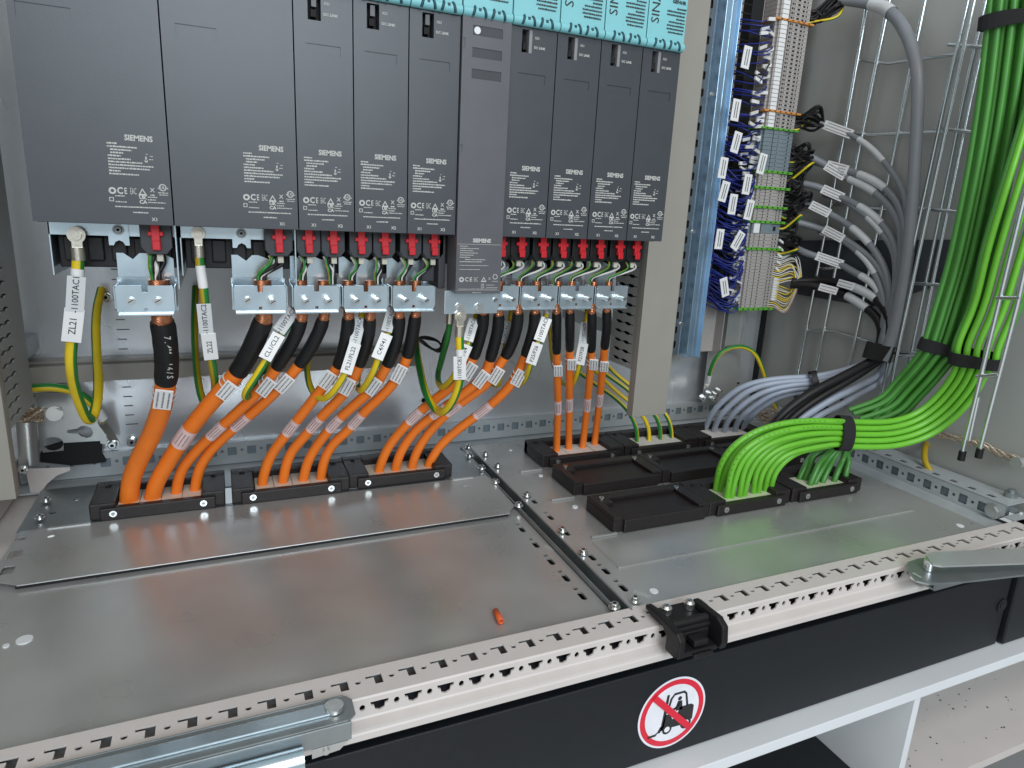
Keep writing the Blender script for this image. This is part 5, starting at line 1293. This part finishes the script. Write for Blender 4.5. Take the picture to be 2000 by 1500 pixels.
wrap(P(1716, 688, Y=.262), P(1712, 702, Y=.262) - P(1724, 665, Y=.262), .0180, .016, .024, 'black wrap gathering the grey and black cables on the tray')
wrap(P(1590, 747, Y=.31), P(1560, 749, Y=.32) - P(1610, 742, Y=.30), .0165, .012, .010, 'narrow black tie round the light grey cables', BLK)
wrap(P(1597, 785, Y=.30), P(1560, 806, Y=.32) - P(1640, 758, Y=.28), .0235, .012, .011, 'narrow black tie round the thick black cables', BLK)

# ================================================================== green cables
def cable_set(name, botL, mids, ends_center, r, m_, labf, grp, order, cols, du, dv):
    pass


RC = [(1664, 848, .162), (1737, 848, .150), (1798, 831, .138), (1845, 797, .125), (1880, 755, .112), (1897, 722, .105), (1906, 700, .100), (1912, 670, .100), (1942, 600, .096), (1970, 500, .093), (2000, 400, .090), (2038, 280, .088), (2078, 150, .088), (2118, 10, .088), (2150, -120, .088)]
def frame_at(pc, i):
    a = P(*pc[max(0, i - 1)][:2], Y=pc[max(0, i - 1)][2]); c = P(*pc[min(len(pc) - 1, i + 1)][:2], Y=pc[min(len(pc) - 1, i + 1)][2])
    d = (c - a).normalized(); p = P(*pc[i][:2], Y=pc[i][2]); n = VIEW(p); n = (n - d * n.dot(d)).normalized(); s = d.cross(n).normalized()
    return p, d, s, n


BT = [(1398, 958), (1407, 959), (1419, 972), (1428, 972), (1444, 970), (1453, 968), (1471, 963), (1481, 962), (1494, 958), (1505, 957)]
LA = [(1405, 915), (1428, 876), (1470, 846), (1520, 829), (1575, 822), (1630, 823)]
RA = [(1512, 928), (1530, 903), (1556, 885), (1584, 877), (1610, 872), (1634, 869)]
GR = 0.0038
names = ['outermost', 'second', 'third', 'fourth', 'fifth', 'sixth', 'seventh', 'eighth', 'ninth', 'innermost']
for i in range(10):
    t = i / 9.0; row = i % 2
    Bp = P(BT[i][0], BT[i][1], Z=0.0128)
    tt = min(1, t * (1.0 if row == 0 else 1.0))
    pts = [Vector((Bp.x, Bp.y, 0.004)), Bp]
    k_ = i // 2; tv = k_ / 4.0
    for j in range(6):
        u = LA[j][0] + (RA[j][0] - LA[j][0]) * (t if j < 3 else tv * 0.5 + t * 0.5); v = LA[j][1] + (RA[j][1] - LA[j][1]) * (t if j < 2 else tv * 0.7 + t * 0.3)
        f_ = (j + 1) / 6.0
        pts.append(P(u, v, Y=Bp.y + (0.160 + 0.0065 * row - Bp.y) * f_))
    for j in range(len(RC)):
        p, d, s, n = frame_at(RC, j)
        if s.z > 0 and j < 4: s = -s          # keep k_=0 on the upper side of the sweep
        off = (k_ - 2) * 2.06 * GR; dep = (0.5 - row) * 1.9 * GR
        sc = 1.0 if j < 6 else 1.0
        if j >= 1:
            f0 = frame_at(RC, j - 1)[2]
        pts.append(p + s * off + n * dep)
    # re-sign the side vectors so neighbours stay on the same side
    base = len(pts) - len(RC); prev = None
    for j in range(len(RC)):
        p, d, s, n = frame_at(RC, j)
        if prev is None: s = s if s.z < 0 else -s
        elif s.dot(prev) < 0: s = -s
        prev = s
        spread = 1.0 if j < 6 else (1.25 if j < 9 else 1.35)
        pts[base + j] = p + s * (k_ - 2) * 2.1 * GR * spread + n * (0.5 - row) * 1.9 * GR
    path = smooth(catmull(pts, 6), 4)
    root = thing('network_cable', path[0], '%s bright green cable of the ten arching out of the front entry frame' % names[i], 'cable', 'bright green cables from the front entry frame')
    b = MB(); b.tube(path, GR, 14); jk = b.build('jacket', GRN, root)
    if i in (0, 2):
        b = MB(); sp = cut(path, 0.03, 0.26)
        for j in range(0, len(sp) - 1, 1):
            if j % 9 in (0, 8): continue
            p = sp[j]; d = (sp[j + 1] - sp[j]).normalized(); n = VIEW(p); n = (n - d * n.dot(d)).normalized(); sd = d.cross(n)
            b.add([p + n * (GR * 1.02) + d * (a * 0.0011) + sd * (c_ * 0.0006) for a, c_ in ((-1, -1), (1, -1), (1, 1), (-1, 1))], [(0, 1, 2, 3)])
        b.build('printed_text', mat('green_print', (0.05, 0.22, 0.02), 0.5), jk)
wrap(P(1646, 846, Y=.163), P(1672, 848, Y=.160) - P(1625, 845, Y=.166), .0215, .0105, .018, 'wide black velcro wrap on the arching bright green cables', m_=VELCRO)
wrap(P(1906, 701, Y=.100), P(1910, 680, Y=.100) - P(1900, 722, Y=.104), .0275, .013, .016, 'black velcro wrap low on the right green bundle')
# extra cables of the right bundle, above the lower wrap and coming from the second layer
ex_r = [(-2.9, .1), (3.0, .2), (3.0, -.7), (-1.2, -1.5), (1.2, -1.5)]
for i, (a_, c_) in enumerate(ex_r):
    pc = RC[2:]; pts = []; prev = None
    for j in range(len(pc)):
        p, d, s, n = frame_at(pc, j)
        if prev is None: s = s if s.z < 0 else -s
        elif s.dot(prev) < 0: s = -s
        prev = s; sh = 0.65 if j < 4 else 1.0
        pts.append(p + s * a_ * 2.1 * GR * sh * (1.0 if j < 7 else 1.12) + n * (c_ * 1.9 * GR if j > 1 else -0.006))
    # tail runs back behind the sweep
    q = pts[0]; pts = [q + Vector((-0.06, 0.035, -0.02))] + pts
    path = smooth(catmull(pts, 6), 3)
    root = thing('network_cable', path[0], ['green cable along the left edge of the right hand bundle', 'green cable along the right edge of the right hand bundle', 'green cable hidden behind the right edge of the right hand bundle', 'green cable at the back of the right hand bundle, left', 'green cable at the back of the right hand bundle, right'][i], 'cable', 'green cables joining the right hand bundle')
    b = MB(); b.tube(path, GR, 12); b.build('jacket', GRN_SHADE, root)

# left bundle and the darker green cables of the right front frame
LC = [(1655, 866, .185), (1700, 835, .190), (1740, 795, .185), (1772, 762, .175), (1803, 728, .160), (1828, 697, .148), (1845, 672, .143), (1868, 600, .143), (1892, 520, .143), (1915, 420, .143), (1937, 310, .143), (1955, 200, .143), (1968, 100, .143), (1980, 0, .143), (1987, -60, .143)]
HB = [(1561, 934), (1582, 946), (1591, 944), (1606, 942), (1629, 940), (1650, 938), (1572, 936), (1638, 932)]
HT = [(1588, 886), (1606, 896), (1620, 893), (1630, 893), (1648, 893), (1658, 897), (1596, 884), (1655, 890)]
for i in range(8):
    Bp = P(HB[i][0], HB[i][1], Z=0.0128); k_ = (0, 1, 2, 3, 4, 5, 6, 7)[i]
    pts = [Vector((Bp.x, Bp.y, 0.004)), Bp, P((HB[i][0] * .55 + HT[i][0] * .45), (HB[i][1] * .5 + HT[i][1] * .5), Y=Bp.y + 0.002), P(HT[i][0], HT[i][1], Y=Bp.y + 0.006)]
    prev = None
    for j in range(len(LC)):
        p, d, s, n = frame_at(LC, j)
        if prev is None: s = s if s.z < 0 else -s
        elif s.dot(prev) < 0: s = -s
        prev = s
        sp_ = (0.55, 0.7, 0.85, 0.9, 0.9, .9)[j] if j < 6 else 1.1
        row = i % 2
        pts.append(p + s * (k_ - 3.5) * 1.05 * GR * sp_ + n * (0.5 - row) * 1.9 * GR)
    path = smooth(catmull(pts, 6), 4)
    root = thing('network_cable', path[0], 'darker green cable of the right front entry frame, %s' % ['leftmost in it', 'second from its left', 'third from its left', 'fourth from its left', 'fifth from its left', 'rightmost in it', 'rear left one', 'rear right one'][i], 'cable', 'green cables from the right front entry frame')
    b = MB(); b.tube(path, GR, 12); b.build('jacket', GRN_SHADE, root)
ex_l = [(-4.6, .5), (4.6, .5), (-4.4, -.6), (4.4, -.6), (-2.4, -1.5), (0, -1.5), (2.4, -1.5), (0.1, 1.3), (-2.6, 1.25), (2.7, 1.25)]
for i, (a_, c_) in enumerate(ex_l):
    pc = LC[2:]; pts = []; prev = None
    for j in range(len(pc)):
        p, d, s, n = frame_at(pc, j)
        if prev is None: s = s if s.z < 0 else -s
        elif s.dot(prev) < 0: s = -s
        prev = s; pts.append(p + s * a_ * 1.12 * GR * (0.9 if j < 4 else 1.12) + n * c_ * 1.9 * GR)
    q = pts[0]; pts = [q + Vector((-0.03, 0.02, -0.02))] + pts
    path = smooth(catmull(pts, 6), 3)
    nm = ['left edge', 'right edge', 'left edge, rear layer', 'right edge, rear layer', 'back, left', 'back, middle', 'back, right', 'front, middle', 'front, left', 'front, right'][i]
    root = thing('network_cable', path[0], 'green cable of the left hand bundle on the tray, at its ' + nm, 'cable', 'green cables filling the left hand bundle')
    b = MB(); b.tube(path, GR, 12); b.build('jacket', GRN_SHADE, root)
wrap(P(1842, 682, Y=.144), P(1852, 655, Y=.143) - P(1832, 700, Y=.147), .0275, .0155, .015, 'black velcro wrap low on the left green bundle')
wrap(P(1974, 38, Y=.143), P(1979, 0, Y=.143) - P(1966, 100, Y=.143), .0300, .0165, .016, 'black velcro wrap at the very top of the left green bundle')
b = MB(); b.cyl(P(1712, 818, Y=.215), P(1712, 822, Y=.20), 0.0185, 28); tag(b.build('velcro_roll', VELCRO), 'round black velcro end lying behind the bright green cables', 'cable wrap')

# earth wire and braid on the right wall
earth_wire([(1383, 748, .50), (1388, 722, .49), (1400, 697, .48), (1422, 681, .475), (1450, 677, .47), (1474, 690, .465), (1488, 718, .46), (1498, 750, .46), (1510, 785, .46), (1517, 798, .46)], 0.0036, 'yellow earth wire arching over the black screw below the blue rail', 6, lug=None, sleeve=(0.0, 0.07))
root = thing('bolt_cluster', P(1385, 765, Y=.50), 'cluster of bright nuts and screws below the yellow arching wire', 'bolts')
for (u, v, r_) in ((1371, 775, .006), (1382, 766, .005), (1392, 768, .0055), (1400, 760, .004), (1388, 776, .0045)):
    p = P(u, v, Y=.505); b = MB(); b.cyl(p, p + Vector((-0.001, -0.010, 0)), r_, 6); b.cyl(p + Vector((-.001, -.010, 0)), p + Vector((-.001, -.014, 0)), r_ * 0.6, 12); b.build('hex_nut', SCREW, root, bevel=0.0005)
b = MB(); p = P(1432, 748, Y=.537); b.cyl(p + Y_ * .002, p - Y_ * 0.006, 0.0055, 18); b.box(p.x, p.x + 0.012, p.y - 0.004, p.y, p.z - 0.0015, p.z + 0.0015); tag(b.build('keyhole_stud', BLK, bevel=0.0005), 'black keyhole stud on the mounting plate below the blue rail', 'stud')
b = MB()
rn = random.Random(3)
for t in range(26):
    a0 = rn.uniform(0, 6.28); cx_, cy_ = 1500 + rn.uniform(-10, 12), 812 + rn.uniform(-8, 8)
    b.tube(catmull([P(cx_ + 16 * math.cos(a0 + k * 0.5) * rn.uniform(.7, 1), cy_ + 11 * math.sin(a0 + k * 0.5), Y=.43 + rn.uniform(-.004, .004)) for k in range(6)], 3), 0.0011, 6)
for t in range(5): b.tube(path_px([(1478 + t * 3, 790 + t * 3, .43), (1495 + t * 7, 800 + t * 4, .43), (1535 + t * 2, 812 + t * 5, .43)]), 0.0016, 6, m=1)
tag(b.build('braid_tangle', [BRAID, ZINC]), 'tangled tinned braid and small brackets behind the light grey cables', 'earth strap')
earth_wire([(1700, 742 + 70, .30), (1812, 858, X_ and .20), (1806, 880, .185), (1808, 905, .17), (1830, 935, .15), (1870, 968, .12), (1915, 1000, .09)][1:], 0.0042, 'dull yellow earth wire hanging behind the right tray above the side rail', 3, mats=(YELD, YG))
b = MB()
bp = [P(u, v, X=.838) for u, v in ((1815, 848), (1850, 852), (1895, 862), (1925, 872), (1950, 885), (1975, 893), (1998, 900))]
for t in range(4): b.tube(catmull([p + Vector((-.003 * math.sin(k * 2 + t * 1.6), 0, 0.003 * math.cos(k * 2 + t * 1.6))) for k, p in enumerate(bp)], 4), 0.0026, 8)
b.cyl(bp[-1] + Vector((-.002, 0, -.002)), bp[-1] + Vector((-.014, 0, -.002)), 0.008, 6, 1)
tag(b.build('braided_strap', [BRAID, ZINC]), 'dark braided earth strap bolted on the right side wall behind the tray', 'earth strap')
for (u, v, r_, lab) in ((1972, 975, .008, 'dark hex nut standing at the right rear of the side rail'), (1988, 1018, .006, 'bright nut at the right end of the side rail')):
    p = P(u, v, X=.83); b = MB(); b.cyl(p - Z_ * .006, p + Z_ * 0.010, r_, 6); b.cyl(p + Z_ * 0.010, p + Z_ * 0.014, r_ * .6, 14); tag(b.build('corner_nut', ZDARK if r_ > .007 else SCREW, origin=p, bevel=0.0006), lab, 'nut', 'nuts at the right corner')

# ================================================================== door hardware at the front
# left slide arm
root = thing('door_stay_arm', P(400, 1440, Z=0.0), 'galvanised sliding door stay arm lying on the front rail at the lower left', 'door stay')
p0, p1 = P(95, 1500, Y=-.010), P(685, 1376, Y=-.010)
d = Vector((1, 0, 0))
xa, xb = -0.26, -0.0205
b = MB(); zt = 0.0062
b.prism([(xa, -0.0235), (xb - 0.006, -0.0235), (xb, -0.0185), (xb, -0.004), (xb - 0.004, 0.001), (xa, 0.001)], (0, 0, zt), X_, Y_, 0.0018)
b.box(xa, xb - 0.004, -0.0255, -0.0236, -0.006, zt + 0.0018); b.box(xa, xb - 0.005, 0.0011, 0.0025, 0.0032, zt + 0.0018)
b.build('arm_channel', ZDARK, root, bevel=0.0005)
b = MB(); b.box(xa, xb - 0.014, -0.0155, -0.0045, zt + 0.0019, zt + 0.0036); b.build('sliding_bar', ZBLUE, root, bevel=0.0006)
b = MB(); p = Vector((xb - 0.013, -0.010, zt + 0.0036)); b.cyl(p - Z_ * 0.001, p + Z_ * 0.0018, 0.0068, 24, r1=0.0062); b.build('pivot_pin', SCREW, root)
b = MB(); b.cyl((xa, -0.0335, -0.004), (xb - 0.036, -0.0335, -0.004), 0.0075, 24); b.build('damper_tube', ZBLUE, root)
b = MB(); b.prism([(-0.030, -0.0135), (-0.012, -0.0120), (-0.006, -0.0062), (-0.030, -0.0062)], (xb, -0.0240, 0), X_, Z_, 0.0015); b.cyl((xb - 0.021, -0.0256, -0.0095), (xb - 0.021, -0.0275, -0.0095), 0.0022, 12); b.build('end_tab', ZINC, root)
# catch
root = thing('door_catch', (0.275, -0.005, 0.004), 'black plastic door catch with two screws on the front rail', 'door catch')
xa, xb = 0.2445, 0.2895
b = MB()
b.box(xa, xb, -0.0155, 0.018, 0.0032, 0.0078)
b.prism([(0.020, 0.0079), (0.020, 0.0125), (0.004, 0.0150), (-0.026, 0.0125), (-0.031, 0.0080), (-0.031, -0.0085), (-0.026, -0.0110), (-0.0125, -0.0110), (-0.0125, 0.0025), (-0.004, 0.0079)], (xa - 0.0035, 0, 0), Y_, Z_, 0.0065)
b.prism([(0.012, 0.0079), (0.010, 0.0150), (-0.022, 0.0165), (-0.031, 0.0120), (-0.033, -0.0020), (-0.031, -0.0090), (-0.026, -0.0110), (-0.0125, -0.0110), (-0.0125, 0.0025), (-0.004, 0.0079)], (xb - 0.0045, 0, 0), Y_, Z_, 0.0065)
b.box(xa + 0.0032, xb - 0.0047, -0.0285, -0.0125, -0.0108, -0.0065)
b.box(xa + 0.0032, xb - 0.0047, -0.0160, -0.0125, -0.0064, 0.0030)
b.cyl((xa + 0.0032, -0.010, 0.0095), (xb - 0.0047, -0.010, 0.0095), 0.0038, 14); b.box(xa + 0.016, xb - 0.014, -0.0270, -0.0162, -0.0050, 0.0012)
b.box(xa + 0.013, xb - 0.012, -0.0325, -0.0287, -0.0118, -0.0075)
b.build('catch_body', BLK, root, bevel=0.0014)
for (u, v) in ((1302, 1187), (1347, 1177)):
    p = P(u, v, Z=0.0135); b = MB(); b.cyl(Vector((p.x, p.y, .0083)), p + Z_ * .0005, 0.0048, 20); b.cyl(p + Z_ * .0005, p + Z_ * .0025, 0.0048, 20, r1=.0030); b.obox(p + Z_ * .0026, X_, Y_, Z_, .0035, .0008, .0003, 1); b.build('catch_screw', [SCREW, DARK], root)
# right hinge arm
root = thing('door_hinge_arm', P(1830, 1110, Y=-.01), 'galvanised hinge arm bolted at the right end of the front rail', 'hinge')
b = MB(); A = lambda u, v, z: P(u, v, Z=z)
top = [A(u, v, 0.020) for u, v in ((1808, 1084), (1822, 1078), (2040, 1068), (2040, 1098), (1840, 1105), (1822, 1102))]
n = len(top); b.add(top + [t - Z_ * 0.002 for t in top], [tuple(range(n)), tuple(range(n, 2 * n))[::-1]] + [(i, (i + 1) % n, n + (i + 1) % n, n + i) for i in range(n)])
b.build('upper_plate', ZINC, root)
low = [A(u, v, 0.0075) for u, v in ((1772, 1098), (1795, 1090), (1850, 1090), (1900, 1098), (2040, 1090), (2040, 1118), (1880, 1136), (1815, 1140), (1790, 1134), (1775, 1115))]
n = len(low); b = MB(); b.add(low + [t - Z_ * 0.002 for t in low], [tuple(range(n)), tuple(range(n, 2 * n))[::-1]] + [(i, (i + 1) % n, n + (i + 1) % n, n + i) for i in range(n)])
b.build('lower_plate', ZDARK, root)
b = MB(); a = A(1800, 1100, 0.010); b.cyl(A(1812, 1112, .008), A(1812, 1112, .008) + Z_ * 0.011, 0.005, 16); b.cyl(A(1790, 1128, .004) + Y_ * 0.004, A(1790, 1128, .004) - Y_ * 0.006, 0.0045, 16); b.build('hinge_bolt', SCREW, root)
b = MB(); b.box(0.565, 0.86, -0.028, -0.0265, -0.010, 0.004); b.box(0.565, 0.86, -0.028, 0.000, -0.012, -0.010); b.build('side_web', ZDARK, root)

# orange scrap
p = P(973, 1203, Z=0.0); q = P(979, 1214, Z=0.0); e0 = P(968, 1192, Z=0.0)
b = MB(); a = Vector((e0.x, e0.y, -0.0005)); c = Vector((q.x, q.y, -0.0003)); dd = (c - a).normalized()
N = 16; sd = dd.cross(Z_).normalized(); vs = []
for pt, rr in ((a, .0028), (c, .0028), (c, .0017), (a, .0017)):
    for k in range(N): t = 2 * math.pi * k / N; vs.append(pt + (sd * math.cos(t) + Z_ * math.sin(t)) * rr)
b.add(vs, [((j * N + k), (j * N + (k + 1) % N), (((j + 1) % 4) * N + (k + 1) % N), (((j + 1) % 4) * N + k)) for j in range(4) for k in range(N)], 0, True)
tag(b.build('orange_scrap', mat('orange_offcut', (0.62, 0.10, 0.02), 0.4)), 'small orange cable offcut lying on the bare floor plate', 'offcut')
# protective earth symbol on the mounting plate
b = MB(); c = P(1131, 616, Y=.5405)
Nn = 28
for rr, ri in ((.0095, .0082),): b.add([c + X_ * math.cos(2 * math.pi * k / Nn) * q_ + Z_ * math.sin(2 * math.pi * k / Nn) * q_ - Y_ * .0003 for q_ in (rr, ri) for k in range(Nn)], [(k, (k + 1) % Nn, Nn + (k + 1) % Nn, Nn + k) for k in range(Nn)])
for (x_, z_, w_, h_) in ((0, .0045, .0007, .0035), (0, .0005, .0055, .0006), (0, -.0022, .0038, .0006), (0, -.0048, .0020, .0006)): b.box(c.x + x_ - w_, c.x + x_ + w_, c.y - .0004, c.y - .0001, c.z + z_ - h_, c.z + z_ + h_)
b.build('earth_symbol', PRINTB, mp)

# engine settings
SC.render.engine = 'CYCLES'
try: SC.cycles.max_bounces = 8
except Exception: pass
